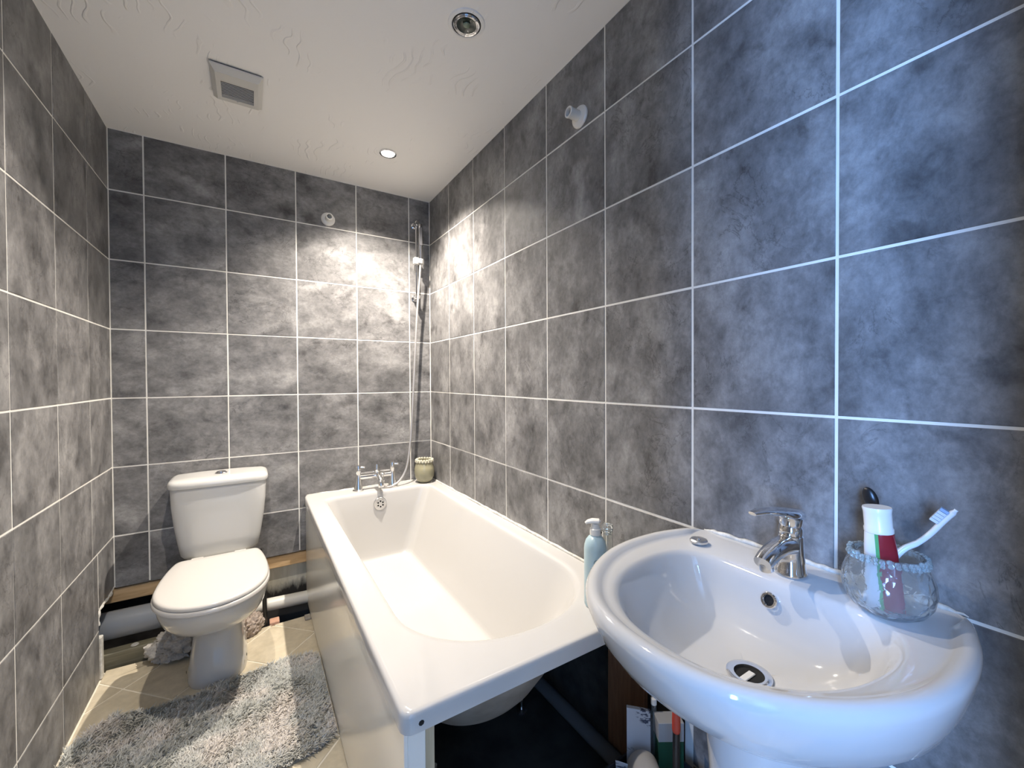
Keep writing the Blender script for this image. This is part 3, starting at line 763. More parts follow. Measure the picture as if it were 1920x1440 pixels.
def crackle_glass(name, col, rough, trans):
    mt = mat(name, col, rough, trans=trans, ior=1.45); n = N(mt)
    vo = n.new('ShaderNodeTexVoronoi', _feature='DISTANCE_TO_EDGE'); vo.inputs['Scale'].default_value = 60
    n.link(n.coords(), vo.inputs['Vector']); n.bump(vo.outputs['Distance'], 0.5, 0.004)
    return mt
M['jar_glass'] = crackle_glass('crackle_glass', (0.90, 0.95, 0.97), 0.08, 0.93)
M['bead_glass'] = mat('glass_beads', (0.80, 0.90, 0.92), 0.03, trans=0.85, ior=1.5)
JC = (-0.088, -2.178, 0.7965)
t = thing('glass_toothbrush_jar', 'round crackled glass jar with beaded rim on the basin corner', 'jar', JC)
glass_jar(t, JC, 0.057, 0.093, M['jar_glass'], M['bead_glass'], 34, 0.0042)

def tube_print():
    mt = mat('toothpaste_print', (0.30, 0.012, 0.022), 0.22); n = N(mt)
    sp = n.new('ShaderNodeSeparateXYZ'); n.link(n.coords(), sp.inputs[0])
    rr = n.ramp(sp.outputs['X'], [(0.0, (0.75, 0.75, 0.75)), (0.36, (0.75, 0.75, 0.75)), (0.37, (0.10, 0.38, 0.14)), (0.46, (0.10, 0.38, 0.14)), (0.47, (0.26, 0.012, 0.022)), (1.0, (0.26, 0.012, 0.022))])
    mr = n.new('ShaderNodeMapRange'); mr.inputs['From Min'].default_value = -0.022; mr.inputs['From Max'].default_value = 0.022
    n.link(sp.outputs['X'], mr.inputs['Value'])
    for l in list(n.t.links):
        if l.to_node.type == 'VALTORGB': n.t.links.remove(l)
    n.link(mr.outputs[0], [x for x in n.t.nodes if x.type == 'VALTORGB'][0].inputs[0])
    n.color(rr); return mt
# the tube faces the camera: local x runs along the wall, built in place with its own axes
tb = thing('toothpaste_tube', 'red and white toothpaste tube standing cap up in the glass jar', 'toothpaste', (-0.100, -2.180, 0.8032))
tb.rotation_euler = (0.0, math.radians(-4), math.radians(-72))
def local(name, VF, m_, parent, smooth=40):
    o = bpy.data.objects.new(name, build_mesh(name, VF[0], VF[1], m_, smooth)); COL.objects.link(o); o.parent = parent; return o
def ell(a, b, z, n=32): return [(a * math.cos(2 * PI * i / n), b * math.sin(2 * PI * i / n), z) for i in range(n)]
local('tube_body', loft([ell(0.0225, 0.0012, 0.0), ell(0.0225, 0.0014, 0.008), ell(0.0222, 0.005, 0.03), ell(0.0212, 0.010, 0.065), ell(0.0196, 0.0138, 0.095), ell(0.0178, 0.0162, 0.118), ell(0.0165, 0.016, 0.1195)]), tube_print(), tb)
local('cap', loft([ell(0.0172, 0.0168, 0.1192), ell(0.0180, 0.0176, 0.120), ell(0.0182, 0.0178, 0.126), ell(0.0172, 0.0168, 0.128), ell(0.0172, 0.0166, 0.150), ell(0.0182, 0.0170, 0.156), ell(0.0176, 0.0164, 0.158)]), M['white_plastic'], tb)
t = thing('white_toothbrush', 'white toothbrush leaning out of the glass jar to the right', 'toothbrush', (-0.075, -2.17, 0.81))
hp = spline([(-0.102, -2.150, 0.806), (-0.085, -2.180, 0.872), (-0.074, -2.193, 0.896), (-0.069, -2.208, 0.910), (-0.066, -2.221, 0.927), (-0.063, -2.234, 0.949), (-0.060, -2.247, 0.969)], 6)
obj('handle', *oval_tube(hp, [0.005 if i < 18 else (0.0052 if i < 26 else 0.0060 if i < 35 else 0.003) for i in range(len(hp))], [0.0042 if i < 18 else 0.0038 if i < 35 else 0.0025 for i in range(len(hp))]), mat('toothbrush_white', (0.78, 0.80, 0.82), 0.25), t)
hd = (Vector((-0.060, -2.247, 0.969)) - Vector((-0.066, -2.221, 0.927))).normalized()
side = Vector((0.985, 0.17, 0)).normalized(); side = (side - hd * side.dot(hd)).normalized(); nrm = hd.cross(side)
if nrm.y < 0: nrm = -nrm
def oriented_box(c, a, b, cvec, la, lb, lc):
    c = Vector(c); V = [c + a * (la * i) + b * (lb * j) + cvec * (lc * k) for i in (-.5, .5) for j in (-.5, .5) for k in (0, 1)]
    return V, [(0, 1, 3, 2), (4, 6, 7, 5), (0, 4, 5, 1), (2, 3, 7, 6), (0, 2, 6, 4), (1, 5, 7, 3)]
hc = Vector((-0.063, -2.2365, 0.953))
for i in range(5):
    for j in range(3):
        p = hc + hd * (i - 2) * 0.0048 + side * (j - 1) * 0.0036 + nrm * 0.003
        obj('bristle_tuft', *oriented_box(p, hd, side, nrm, 0.0042, 0.0031, 0.0095), mat('bristle_blue', (0.30, 0.42, 0.62), 0.7) if i == 4 and j == 0 else (bpy.data.materials.get('bristle_blue') if i == 4 else (bpy.data.materials.get('bristle_pale') or mat('bristle_pale', (0.62, 0.66, 0.74), 0.7))), t, smooth=0)
t = thing('black_toothbrush', 'black toothbrush with oval head behind the toothpaste tube', 'toothbrush', (-0.05, -2.16, 0.81))
hp = spline([(-0.055, -2.172, 0.806), (-0.048, -2.162, 0.87), (-0.043, -2.152, 0.925), (-0.041, -2.147, 0.943)], 6)
obj('handle', *tube(hp, 0.0042, 12), M['black_plastic'], t)
V, F = sphere((0, 0, 0), 0.006, 0.0105, 0.019, 16, 12)
Rr = Matrix.Rotation(math.radians(-18), 3, 'X')
obj('head', [Vector((-0.040, -2.1425, 0.957)) + Rr @ Vector(v) for v in V], F, M['black_plastic'], t)

# ------------------------------------------------------------------ things on the bath rim
JB = (-0.072, -0.078, RIM + 0.0005)
t = thing('candle_jar', 'green glass jar with beaded rim in the far corner of the bath', 'jar', JB)
M['amber_glass'] = mat('olive_glass', (0.55, 0.52, 0.36), 0.12, trans=0.45, ior=1.45)
M['amber_bead'] = mat('cream_beads', (0.82, 0.78, 0.62), 0.12, trans=0.3, ior=1.5)
glass_jar(t, JB, 0.058, 0.134, M['amber_glass'], M['amber_bead'], 18, 0.0085)
obj('wax', *lathe([(0.001, 0.007), (0.030, 0.008), (0.044, 0.02), (0.051, 0.045), (0.0505, 0.075), (0.001, 0.076)], JB, (0, 0, 1), 28), mat('cream_wax', (0.62, 0.56, 0.40), 0.6), t)
obj('wick', *tube(spline([(-0.072, -0.078, 0.632), (-0.070, -0.078, 0.665), (-0.06, -0.08, 0.684)], 4), 0.0018, 6), M['black_plastic'], t)

BP = Vector((-0.152, -1.598, RIM + 0.0005))
t = thing('pump_bottle', 'pale blue pump bottle standing on the bath rim beside the basin', 'bottle', BP)
M['blue_bottle'] = mat('pale_blue_bottle', (0.47, 0.62, 0.66), 0.28)
obj('bottle_body', *lathe([(0.024, 0.0), (0.0285, 0.001), (0.030, 0.005), (0.030, 0.150), (0.0290, 0.160), (0.0255, 0.172), (0.019, 0.181), (0.0135, 0.185), (0.0125, 0.188)], BP, (0, 0, 1), 40), M['blue_bottle'], t)
obj('collar', *lathe([(0.0135, 0.0), (0.0145, 0.001), (0.0145, 0.016), (0.0125, 0.018)], BP + Vector((0, 0, 0.187)), (0, 0, 1), 28), M['white_plastic'], t)
obj('pump_stem', *lathe([(0.0115, 0.0), (0.0115, 0.014)], BP + Vector((0, 0, 0.204)), (0, 0, 1), 16), M['white_plastic'], t)
dh = Vector((-0.6, 0.5, 0)).normalized()
obj('pump_head', *oval_tube([BP + Vector((0, 0, 0.221)) - dh * 0.013, BP + Vector((0, 0, 0.223)) - dh * 0.009, BP + Vector((0, 0, 0.2235)) + dh * 0.008, BP + Vector((0, 0, 0.221)) + dh * 0.02, BP + Vector((0, 0, 0.217)) + dh * 0.026], [0.006, 0.012, 0.0125, 0.009, 0.005], [0.004, 0.0062, 0.0062, 0.0045, 0.0032]), M['white_plastic'], t)
obj('nozzle_tip', *sphere(BP + Vector((0.012, -0.008, 0.193)), 0.0035, 0.0035, 0.0035, 10, 6), M['black_plastic'], t)
M['ink'] = mat('dark_ink', (0.03, 0.06, 0.08), 0.5)
def wrap(V, c, r, a0, z0):
    """bend flat artwork (x right, y up, in metres) around a vertical cylinder, facing angle a0"""
    return [(c[0] + (r + v[2]) * math.cos(a0 + v[0] / r), c[1] + (r + v[2]) * math.sin(a0 + v[0] / r), z0 + v[1]) for v in V]
def text_mesh(s, size):
    cu = bpy.data.curves.new('txt', 'FONT'); cu.body = s; cu.size = size; cu.extrude = 0.00012; cu.align_x = 'CENTER'
    o = bpy.data.objects.new('txt', cu); COL.objects.link(o)
    dg = bpy.context.evaluated_depsgraph_get(); me = bpy.data.meshes.new_from_object(o.evaluated_get(dg))
    V = [tuple(v.co) for v in me.vertices]; F = [tuple(p.vertices) for p in me.polygons]
    bpy.data.objects.remove(o); bpy.data.curves.remove(cu); bpy.data.meshes.remove(me)
    return V, F
a0 = math.atan2(CAM.y - BP.y, CAM.x - BP.x)
V, F = text_mesh('M A', 0.010)
obj('lettering', wrap([(v[0] - 0.004, v[1], v[2]) for v in V], BP, 0.0302, a0, BP.z + 0.102), F, M['ink'], t, smooth=0)
em = []
for k in range(28):
    a = 2 * PI * k / 28; em.append((0.004 + 0.0075 * math.cos(a), 0.0075 * math.sin(a), 0))
V, F = tube(em + em[:1], 0.0005, 5, False)
V2, F2 = tube([(0.000, -0.003, 0), (0.004, 0.004, 0), (0.008, -0.003, 0)], 0.0006, 5)
V, F = join((V, F), (V2, F2))
obj('emblem', wrap(V, BP, 0.0301, a0, BP.z + 0.123), F, M['ink'], t, smooth=0)

BG = Vector((-0.062, -1.552, RIM + 0.0005))
t = thing('clear_tube_bottle', 'slim clear glass bottle behind the pale blue pump bottle', 'bottle', BG)
M['clear_glass'] = mat('clear_glass', (0.93, 0.95, 0.94), 0.02, trans=1.0, ior=1.45)
obj('glass_body', *lathe([(0.0003, 0), (0.0145, 0.0), (0.0155, 0.002), (0.0155, 0.165), (0.0135, 0.166), (0.0135, 0.006), (0.0003, 0.006)], BG, (0, 0, 1), 28), M['clear_glass'], t)
obj('stopper', *lathe([(0.0001, 0), (0.0130, 0.0), (0.0130, 0.010), (0.0158, 0.011), (0.0158, 0.026), (0.0145, 0.028), (0.0001, 0.028)], BG + Vector((0, 0, 0.156)), (0, 0, 1), 28), M['clear'], t)

# ------------------------------------------------------------------ bath mixer tap, hose, riser rail, hand shower
BT = Vector((-0.351, -0.070, RIM))
tp = thing('bath_mixer_tap', 'chrome pillar bath mixer tap on the far end of the bathtub', 'tap', BT)
for x in (-0.443, -0.259):
    pil = obj('pillar', *lathe([(0.030, 0.0), (0.030, 0.004), (0.024, 0.009), (0.0225, 0.018), (0.0165, 0.05), (0.0125, 0.085), (0.0125, 0.095), (0.0145, 0.098), (0.0145, 0.108), (0.011, 0.110)], (x, -0.070, RIM + 0.0005), (0, 0, 1), 28), M['tap_chrome'], tp)
    obj('tap_handle', *join(lathe([(0.009, 0.0), (0.0135, 0.004), (0.0135, 0.022), (0.0105, 0.029), (0.0001, 0.031)], (x, -0.070, RIM + 0.110), (0, 0, 1), 24), tube([(x + 0.002, -0.070, RIM + 0.128), (x + 0.028, -0.078, RIM + 0.126)], [0.0045, 0.0040], 10), sphere((x + 0.029, -0.078, RIM + 0.126), 0.0055, n=12, mrow=8)), M['tap_chrome'], pil)
obj('crossbar', *tube([(-0.443, -0.070, RIM + 0.072), (-0.259, -0.070, RIM + 0.072)], 0.0125, 20), M['tap_chrome'], tp)
obj('crossbar', *tube([(-0.443, -0.066, RIM + 0.093), (-0.259, -0.066, RIM + 0.093)], 0.0050, 12), M['tap_chrome'], tp)
obj('spout', *tube(spline([(-0.345, -0.072, RIM + 0.075), (-0.345, -0.105, RIM + 0.078), (-0.345, -0.140, RIM + 0.066), (-0.345, -0.158, RIM + 0.045), (-0.345, -0.161, RIM + 0.025)], 6), 0.0145, 20), M['tap_chrome'], tp)
obj('diverter', *join(lathe([(0.017, 0), (0.017, 0.02), (0.009, 0.026), (0.008, 0.045), (0.0055, 0.056), (0.001, 0.058)], (-0.345, -0.072, RIM + 0.078), (0, 0, 1), 20)), M['tap_chrome'], tp)
obj('diverter_knob', *lathe([(0.008, 0), (0.012, 0.003), (0.0135, 0.012), (0.011, 0.020), (0.001, 0.022)], (-0.330, -0.086, RIM + 0.078), (0.75, -0.62, -0.1), 20), M['tap_chrome'], tp)
obj('hose_outlet', *lathe([(0.011, 0), (0.011, 0.02), (0.008, 0.024)], (-0.322, -0.080, RIM + 0.058), (0.3, -0.25, -0.9), 16), M['tap_chrome'], tp)

hose_pts = [(-0.316, -0.085, RIM + 0.036), (-0.309, -0.092, RIM + 0.015), (-0.290, -0.100, RIM + 0.0065), (-0.262, -0.098, RIM + 0.010), (-0.218, -0.088, RIM + 0.035), (-0.178, -0.080, RIM + 0.105), (-0.155, -0.075, 0.80), (-0.138, -0.072, 1.02), (-0.122, -0.070, 1.28), (-0.107, -0.072, 1.55), (-0.092, -0.078, 1.76), (-0.088, -0.082, 1.835)]
HP = spline(hose_pts, 40)
tag(obj('shower_hose', *tube(HP, [0.0056 + 0.0006 * (i % 2) for i in range(len(HP))], 12), M['hose'], smooth=80), 'flexible chrome shower hose hanging from the riser rail to the bath tap', 'hose')
rl = thing('shower_riser_rail', 'slim chrome riser rail on the back wall by the right corner', 'shower rail', (-0.098, -0.03, 1.62))
obj('rail', *tube([(-0.098, -0.042, 1.635), (-0.098, -0.042, 2.085)], 0.0070, 20), M['chrome'], rl)
for z in (2.075, 1.645):
    obj('bracket', *join(lathe([(0.018, 0), (0.018, 0.006), (0.0125, 0.009), (0.0125, 0.050), (0.0145, 0.052), (0.0145, 0.066), (0.012, 0.069)], (-0.098, 0.0, z), (0, -1, 0), 24)), M['chrome'], rl)
sl = obj('slider', *join(box(-0.118, -0.078, -0.064, -0.030, 1.838, 1.878, 0.006, 2), lathe([(0.016, 0), (0.016, 0.022), (0.013, 0.026)], (-0.090, -0.082, 1.838), (0.05, -0.1, 1), 22)), M['white_plastic'], rl)
obj('slider_knob', *lathe([(0.010, 0), (0.010, 0.004), (0.0165, 0.006), (0.0175, 0.018), (0.014, 0.022), (0.001, 0.023)], (-0.079, -0.052, 1.857), (1, -0.45, 0), 22), M['white_plastic'], rl)
hs = thing('hand_shower', 'slim grey and chrome stick hand shower in the riser rail holder', 'hand shower', (-0.088, -0.082, 1.845))
hv = Vector((-0.006, -0.010, 0.21)).normalized()
h0 = Vector((-0.088, -0.083, 1.838))
obj('handle', *lathe([(0.0085, 0.0), (0.0115, 0.015), (0.0115, 0.04), (0.0135, 0.06), (0.0150, 0.12), (0.0155, 0.19), (0.0150, 0.215), (0.012, 0.222), (0.001, 0.223)], h0, hv, 24), mat('grey_chrome', (0.30, 0.30, 0.31), 0.25, metal=0.9), hs)
obj('spray_face', *oriented_box(h0 + hv * 0.15 + Vector((0, -0.0135, 0)), hv, Vector((1, 0, 0)), Vector((0, -1, 0)), 0.10, 0.014, 0.0035), mat('grey_spray_plate', (0.18, 0.18, 0.19), 0.4), hs)

# ------------------------------------------------------------------ curtain rail sockets
def rail_socket(label, c, axis):
    t = thing('rail_socket', label, 'rail bracket', c, 'white shower rail end sockets')
    obj('flange', *lathe([(0.035, 0.0), (0.035, 0.004), (0.032, 0.008), (0.024, 0.0105), (0.0175, 0.0125)], c, axis, 36), M['white_plastic'], t)
    obj('socket', *lathe([(0.0170, 0.010), (0.0165, 0.044), (0.0178, 0.046), (0.0178, 0.051), (0.0165, 0.052), (0.0125, 0.052), (0.0122, 0.016), (0.0001, 0.015)], c, axis, 28, True, True), M['white_plastic'], t)
    obj('screw', *lathe([(0.0055, 0.014), (0.0055, 0.020), (0.003, 0.0215), (0.0001, 0.0216)], c, axis, 14), M['chrome'], t)
rail_socket('white shower rail socket on the right wall', (0.0, -1.372, 2.022), (-1, 0, 0))
rail_socket('white shower rail socket on the back wall', (-0.572, 0.0, 2.023), (0, -1, 0))

# ------------------------------------------------------------------ ceiling fittings
M['lens_on'] = mat('lit_lamp_lens', (1, 1, 1), 0.3, emit=(1.0, 0.90, 0.76), estr=40.0)
M['lens_off'] = mat('dark_lamp_lens', (0.05, 0.06, 0.05), 0.08, trans=0.0, spec=0.8)
def downlight(label, x, y, lit, r=0.040, k=1.0):
    t = thing('recessed_downlight', label, 'ceiling light', (x, y, CEIL), 'recessed ceiling downlights')
    c = (x, y, CEIL)
    if lit:
        obj('bezel', *lathe([(r * 0.72, -0.003), (r * 0.80, -0.006), (r * 0.97, -0.005), (r, -0.001), (r, 0.0)], c, (0, 0, 1), 40, False, False), M['chrome'], t)
        obj('lamp_lens', *lathe([(0.0001, -0.0065), (r * 0.5, -0.0058), (r * 0.76, -0.0035)], c, (0, 0, 1), 32, False, False), M['lens_on'], t)
        ld = bpy.data.lights.new('lamp_beam', 'SPOT'); ld.energy = LAMP_POWER * k; ld.color = LAMP_COLOR
        ld.spot_size = math.radians(130); ld.spot_blend = 1.0; ld.shadow_soft_size = 0.014
        lo = bpy.data.objects.new('lamp_beam', ld); COL.objects.link(lo); lo.parent = t; lo.location = (0, 0, -0.022)
    else:
        obj('bezel', *lathe([(0.0440, -0.0035), (0.0465, -0.0055), (0.0545, -0.0035), (0.0565, 0.0)], c, (0, 0, 1), 48, False, False), M['ceiling'], t)
        obj('gap_ring', *lathe([(0.0445, -0.0034), (0.0405, -0.0030)], c, (0, 0, 1), 48, False, False), M['black'], t)
        obj('chrome_ring', *lathe([(0.0405, -0.0045), (0.038, -0.0075), (0.0345, -0.0065), (0.0335, -0.0035), (0.0320, -0.0060), (0.0300, -0.0055)], c, (0, 0, 1), 48, False, False), M['chrome'], t)
        obj('lamp_lens', *lathe([(0.0302, -0.005), (0.024, -0.0010), (0.010, -0.0002), (0.0001, -0.0002)], c, (0, 0, 1), 40, False, False), M['lens_off'], t)
        obj('lamp_bulb', *sphere((x, y, CEIL - 0.0035), 0.011, 0.011, 0.0045, 20, 10), mat('greenish_bulb', (0.20, 0.25, 0.18), 0.1), t)
    return t
downlight('lit recessed downlight over the far end of the bath', -0.365, -0.420, True)
downlight('dark unlit recessed downlight above the near part of the bath', -0.360, -1.265, False)
downlight('second lit recessed downlight, over the floor beside the bath', -0.965, -1.16, True, k=0.34)

fx0, fx1, fy0, fy1 = -1.036, -0.880, -0.690, -0.492
t = thing('extractor_fan', 'square white extractor fan with louvred grille on the ceiling', 'extractor fan', ((fx0 + fx1) / 2, (fy0 + fy1) / 2, CEIL))
obj('housing', *box(fx0 + 0.006, fx1 - 0.006, fy0 + 0.006, fy1 - 0.006, CEIL - 0.006, CEIL), M['black_plastic'], t, smooth=0)
gx0, gx1, gy0, gy1 = -1.008, -0.908, -0.625, -0.527
M['fan'] = mat('fan_plastic', (0.66, 0.64, 0.59), 0.35)
cz0, cz1 = CEIL - 0.024, CEIL - 0.005
def frustum(x0, x1, y0, y1, z0, z1, i): 
    return loft([[(x0, y0, z1), (x1, y0, z1), (x1, y1, z1), (x0, y1, z1)], [(x0, y0, z1 - 0.004), (x1, y0, z1 - 0.004), (x1, y1, z1 - 0.004), (x0, y1, z1 - 0.004)], [(x0 + i, y0 + i * 1.4, z0), (x1 - i, y0 + i * 1.4, z0), (x1 - i, y1 - i, z0), (x0 + i, y1 - i, z0)], [(gx0, gy0, z0), (gx1, gy0, z0), (gx1, gy1, z0), (gx0, gy1, z0)], [(gx0, gy0, z0 + 0.012), (gx1, gy0, z0 + 0.012), (gx1, gy1, z0 + 0.012), (gx0, gy1, z0 + 0.012)]], False, False)
obj('cover', *frustum(fx0, fx1, fy0, fy1, cz0, cz1, 0.014), M['fan'], t, smooth=20)
obj('grille_back', *box(gx0 + 0.001, gx1 - 0.001, gy0 + 0.001, gy1 - 0.001, cz0 + 0.013, cz0 + 0.015), mat('fan_inside', (0.10, 0.10, 0.095), 0.6), t, smooth=0)
for k in range(11):
    y = gy0 + 0.006 + k * (gy1 - gy0 - 0.012) / 10
    V, F = box(gx0 + 0.0005, gx1 - 0.0005, -0.0036, 0.0036, -0.0008, 0.0008)
    Rr = Matrix.Rotation(math.radians(25), 3, 'X')
    obj('slat', [Rr @ Vector(v) + Vector((0, y, cz0 + 0.0035)) for v in V], F, M['fan'], t, smooth=0)
obj('indicator', *lathe([(0.004, 0), (0.004, -0.003), (0.001, -0.004)], ((gx0 + gx1) / 2, gy1 + 0.003, cz0), (0, 0, 1), 12), M['chrome_satin'], t)

# ------------------------------------------------------------------ toilet
TX = -1.052
wc = thing('toilet', 'white close coupled toilet with closed lid against the back wall', 'toilet', (TX, -0.4, 0.0))
def pan_ring(hx, yf, yb, z, cy=None, e=2.3, eb=3.2):
    cy = cy if cy is not None else (yf + yb) / 2
    R_ = superring(TX, cy, hx, yf, yb, z, 64, e, eb)
    return [(TX + (x - TX) * (1 - (0.36 * min(1, max(0, (y - cy) / 0.20)) ** 1.5 if z > 0.21 else 0)), y, zz) for x, y, zz in R_]
pan = [pan_ring(0.097, -0.488, -0.17, 0.0, -0.36, 2.9, 4), pan_ring(0.099, -0.491, -0.17, 0.010, -0.36, 2.9, 4), pan_ring(0.096, -0.486, -0.17, 0.05, -0.36, 2.8, 4), pan_ring(0.087, -0.468, -0.17, 0.11, -0.35, 2.7, 4), pan_ring(0.080, -0.452, -0.17, 0.17, -0.34, 2.6, 4), pan_ring(0.080, -0.456, -0.17, 0.195, -0.34, 2.5, 4), pan_ring(0.096, -0.500, -0.16, 0.218, -0.38, 2.3, 3.5),
       pan_ring(0.122, -0.568, -0.13, 0.243, -0.42, 2.2, 3.2), pan_ring(0.146, -0.630, -0.10, 0.275, -0.45, 2.15, 3), pan_ring(0.162, -0.678, -0.07, 0.312, -0.47, 2.15, 3), pan_ring(0.171, -0.708, -0.05, 0.350, -0.48, 2.15, 3), pan_ring(0.174, -0.720, -0.04, 0.378, -0.48, 2.15, 3), pan_ring(0.172, -0.718, -0.04, 0.388, -0.48, 2.15, 3), pan_ring(0.160, -0.70, -0.06, 0.391, -0.48, 2.15, 3)]
obj('pan', *loft(pan), M['porcelain'], wc, smooth=60)
def d_ring(g, z):
    """explicit D polygon sampled evenly"""
    hx = 0.178 - g; yf = -0.738 + g; cy = -0.520; yb = -0.262 - g; bw = 0.139 - g
    P = []
    for i in range(41):                      # front half, right to left
        t = -PI * i / 40
        P.append((TX + hx * sgnpow(math.cos(t), 2 / 2.1), cy + (cy - yf) * sgnpow(math.sin(t), 2 / 2.1), z))
    side = spline([(-hx, cy, 0), (-hx * 0.985, cy + 0.075, 0), (-hx * 0.925, cy + 0.165, 0), (-bw - 0.012, yb - 0.022, 0), (-bw, yb - 0.004, 0), (-bw + 0.016, yb, 0)], 4)
    for p in side[1:]: P.append((TX + p.x, p.y, z))
    for k in range(1, 8): P.append((TX - bw + 0.016 + (2 * bw - 0.032) * k / 8, yb, z))
    for p in side[:0:-1]: P.append((TX - p.x, p.y, z))
    return P
obj('seat', *loft([d_ring(0.006, 0.391), d_ring(0.0, 0.395), d_ring(0.0, 0.404), d_ring(0.004, 0.4085)]), M['seat'], wc, smooth=50)
obj('lid', *loft([d_ring(0.008, 0.4085), d_ring(0.004, 0.411), d_ring(0.0035, 0.418), d_ring(0.008, 0.4235), d_ring(0.016, 0.4255), d_ring(0.05, 0.4262)]), M['seat'], wc, smooth=50)
for s in (-1, 1):
    obj('hinge', *tube([(TX + s * 0.055, -0.250, 0.408), (TX + s * 0.095, -0.250, 0.408)], 0.011, 16), M['seat'], wc)
    obj('fixing_hole', *lathe([(0.0055, 0.0), (0.0001, 0.0008)], (TX + s * 0.0965, -0.435, 0.055), (s, -0.25, 0.1), 12), M['ceramic_hole'], wc)
def cis_ring(hx, yf, z, e=5.0): return superring(TX, -0.10, hx, yf, -0.006, z, 64, e, 8)
obj('cistern', *loft([cis_ring(0.118, -0.172, 0.388), cis_ring(0.136, -0.186, 0.394), cis_ring(0.146, -0.193, 0.408), cis_ring(0.155, -0.197, 0.46), cis_ring(0.167, -0.200, 0.54), cis_ring(0.175, -0.202, 0.62), cis_ring(0.178, -0.203, 0.700)]), M['porcelain'], wc, smooth=50)
ld = obj('cistern_lid', *loft([cis_ring(0.176, -0.201, 0.700), cis_ring(0.184, -0.209, 0.702), cis_ring(0.186, -0.211, 0.712), cis_ring(0.185, -0.210, 0.722), cis_ring(0.179, -0.204, 0.731), cis_ring(0.166, -0.190, 0.7355), cis_ring(0.10, -0.14, 0.737)]), M['porcelain'], wc, smooth=50)
obj('flush_button', *lathe([(0.024, 0.0), (0.024, 0.004), (0.020, 0.007), (0.0185, 0.006), (0.017, 0.0105), (0.0001, 0.012)], (TX + 0.002, -0.105, 0.7365), (0, 0, 1), 32), M['chrome'], ld)

# ------------------------------------------------------------------ cloths
def lump(name, label, cat, c, rx, ry, rz, rot, fold, m_, seed, amp=0.25, freq=6.0):
    n, mr = 72, 40; rings = []
    for k in range(mr + 1):
        t = PI * k / mr; r_ = []
        for i in range(n):
            a = 2 * PI * i / n
            d = Vector((math.sin(t) * math.cos(a), math.sin(t) * math.sin(a), -math.cos(t)))
            s = 1 + amp * fold(d, seed) + 0.16 * noise.noise(d * freq + Vector((seed, 0, 0)))
            p = Vector((d.x * rx * s, d.y * ry * s, d.z * rz * s))
            p = Matrix.Rotation(rot, 3, 'Z') @ p
            z = max(c[2] + p.z, 0.0015 + 0.0005 * (k % 2))
            r_.append((c[0] + p.x, c[1] + p.y, z))
        rings.append(r_)
    return tag(obj(name, *loft(rings), m_, smooth=60), label, cat)
def ridged(d, s):
    w = Vector(d) + 0.5 * Vector(noise.noise_vector(Vector(d) * 1.4 + Vector((s, s, 0))))
    return 1 - 2 * abs(math.sin(4.2 * w.x + 2.6 * w.z + s))
def bobbly(d, s):
    return noise.noise(Vector(d) * 5.5 + Vector((0, s, 0))) + 0.4 * (1 - 2 * abs(noise.noise(Vector(d) * 3 + Vector((s, 0, 0)))))
def fabric(name, c1, c2):
    mt = mat(name, rough=0.95); n = N(mt)
    f = n.noise(n.coords(), 160, 4); n.color(n.ramp(f, [(0.35, c1), (0.65, c2)])); n.bump(f, 0.6, 0.003); return mt
lump('grey_towel', 'crumpled grey towel on the floor to the left behind the toilet', 'towel', (-1.226, -0.190, 0.045), 0.086, 0.060, 0.052, -0.5, ridged, fabric('grey_towelling', (0.40, 0.375, 0.34), (0.55, 0.52, 0.47)), 2.3, 0.19)
lump('beige_cloth', 'crumpled pinkish beige cloth on the floor to the right behind the toilet', 'cloth', (-0.945, -0.175, 0.036), 0.058, 0.036, 0.05, 0.75, bobbly, fabric('beige_towelling', (0.42, 0.34, 0.28), (0.58, 0.49, 0.42)), 5.1, 0.28, 9.0)

# ------------------------------------------------------------------ shaggy rug
poly = [(-1.428, -0.60), (-1.40, -0.545), (-1.34, -0.490), (-1.24, -0.520), (-1.15, -0.525), (-1.05, -0.515), (-0.965, -0.497), (-0.87, -0.487), (-0.80, -0.492), (-0.735, -0.505), (-0.708, -0.535), (-0.706, -0.70), (-0.706, -0.965), (-0.755, -1.004), (-0.81, -1.008), (-0.95, -1.02), (-1.20, -1.03), (-1.41, -1.03), (-1.428, -0.9)]
def inside(x, y):
    c = np.zeros(x.shape, bool); j = len(poly) - 1
    for i in range(len(poly)):
        xi, yi = poly[i]; xj, yj = poly[j]
        hit = ((yi > y) != (yj > y)) & (x < (xj - xi) * (y - yi) / (yj - yi + 1e-12) + xi)
        c ^= hit; j = i
    return c
rug = thing('shaggy_bath_rug', 'grey shaggy bath rug on the floor in front of the toilet', 'rug', (-1.06, -0.76, 0.0))
obj('backing', *loft([[(x, y, 0.0008) for x, y in poly], [(x, y, 0.006) for x, y in poly]]), noisy('rug_backing', (0.20, 0.19, 0.17), (0.28, 0.27, 0.25), 30, 0.95), rug, smooth=0)
NT = 52000
px = rng.uniform(-1.43, -0.70, NT); py = rng.uniform(-1.04, -0.48, NT); k = inside(px, py); px, py = px[k], py[k]
n = len(px)
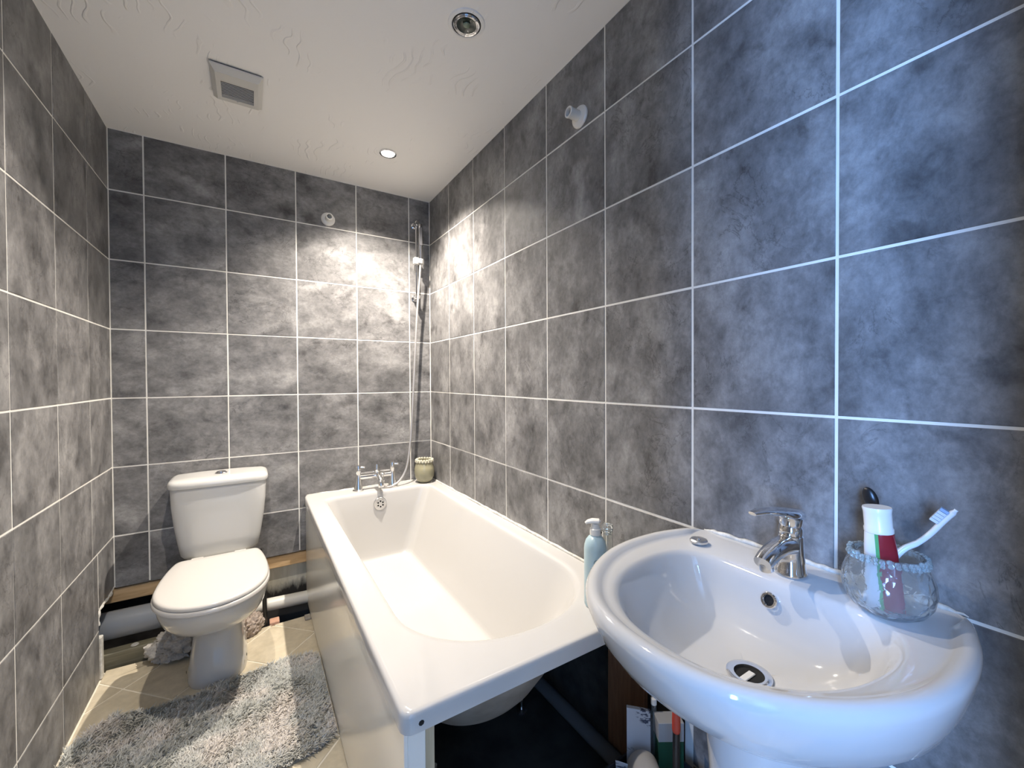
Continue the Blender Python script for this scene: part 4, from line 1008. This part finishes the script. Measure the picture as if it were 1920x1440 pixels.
# lean directions vary smoothly over the rug so that the pile lies in clumps
la = np.array([noise.noise(Vector((x * 9, y * 9, 0.3))) * 2.5 + noise.noise(Vector((x * 55, y * 55, 4.0))) * 3.0 for x, y in zip(px, py)]) + rng.normal(0, 0.8, n)
ln = rng.uniform(0.020, 0.034, n); lean = rng.uniform(0.5, 1.35, n); wdt = rng.uniform(0.0014, 0.0024, n)
dx, dy = np.cos(la), np.sin(la); sx, sy = -dy, dx
tw = rng.uniform(-0.9, 0.9, n); sx, sy = sx * np.cos(tw) + dx * np.sin(tw), sy * np.cos(tw) + dy * np.sin(tw)
rows = []
for f, wf in ((0.0, 1.0), (0.5, 0.9), (1.0, 0.25)):
    ang = lean * f
    hx = np.sin(ang) * ln * f * 0.9; hz = np.cos(ang * 0.9) * ln * f
    cx_, cy_, cz_ = px + dx * hx, py + dy * hx, 0.005 + hz * 0.85
    rows.append(np.stack([cx_ - sx * wdt * wf, cy_ - sy * wdt * wf, cz_], 1)); rows.append(np.stack([cx_ + sx * wdt * wf, cy_ + sy * wdt * wf, cz_], 1))
V = np.stack(rows, 1).reshape(-1, 3)
V[:, 0] = np.clip(V[:, 0], -W + 0.003, -0.699)
V -= np.array(rug.location)
b = (np.arange(n) * 6)[:, None]
F = np.concatenate([b + np.array([[0, 1, 3, 2]]), b + np.array([[2, 3, 5, 4]])], 0)
me = bpy.data.meshes.new('pile'); me.from_pydata(V.tolist(), [], F.tolist())
def pile_material():
    mt = mat('rug_pile', rough=0.9, spec=0.2); n_ = N(mt)
    v = n_.coords(); f = n_.noise(v, 7, 3, 0.5); g = n_.noise(v, 90, 3, 0.6)
    c = n_.ramp(f, [(0.38, (0.50, 0.505, 0.465)), (0.50, (0.60, 0.595, 0.55)), (0.64, (0.72, 0.67, 0.61))])
    n_.color(n_.mix(1.0, c, n_.ramp(g, [(0.35, (0.8, 0.8, 0.8)), (0.6, (1.15, 1.15, 1.15))]), 'MULTIPLY'))
    return mt
me.materials.append(pile_material())
po = bpy.data.objects.new('pile', me); COL.objects.link(po); po.parent = rug; po['kind'] = 'stuff'
for p in me.polygons: p.use_smooth = True
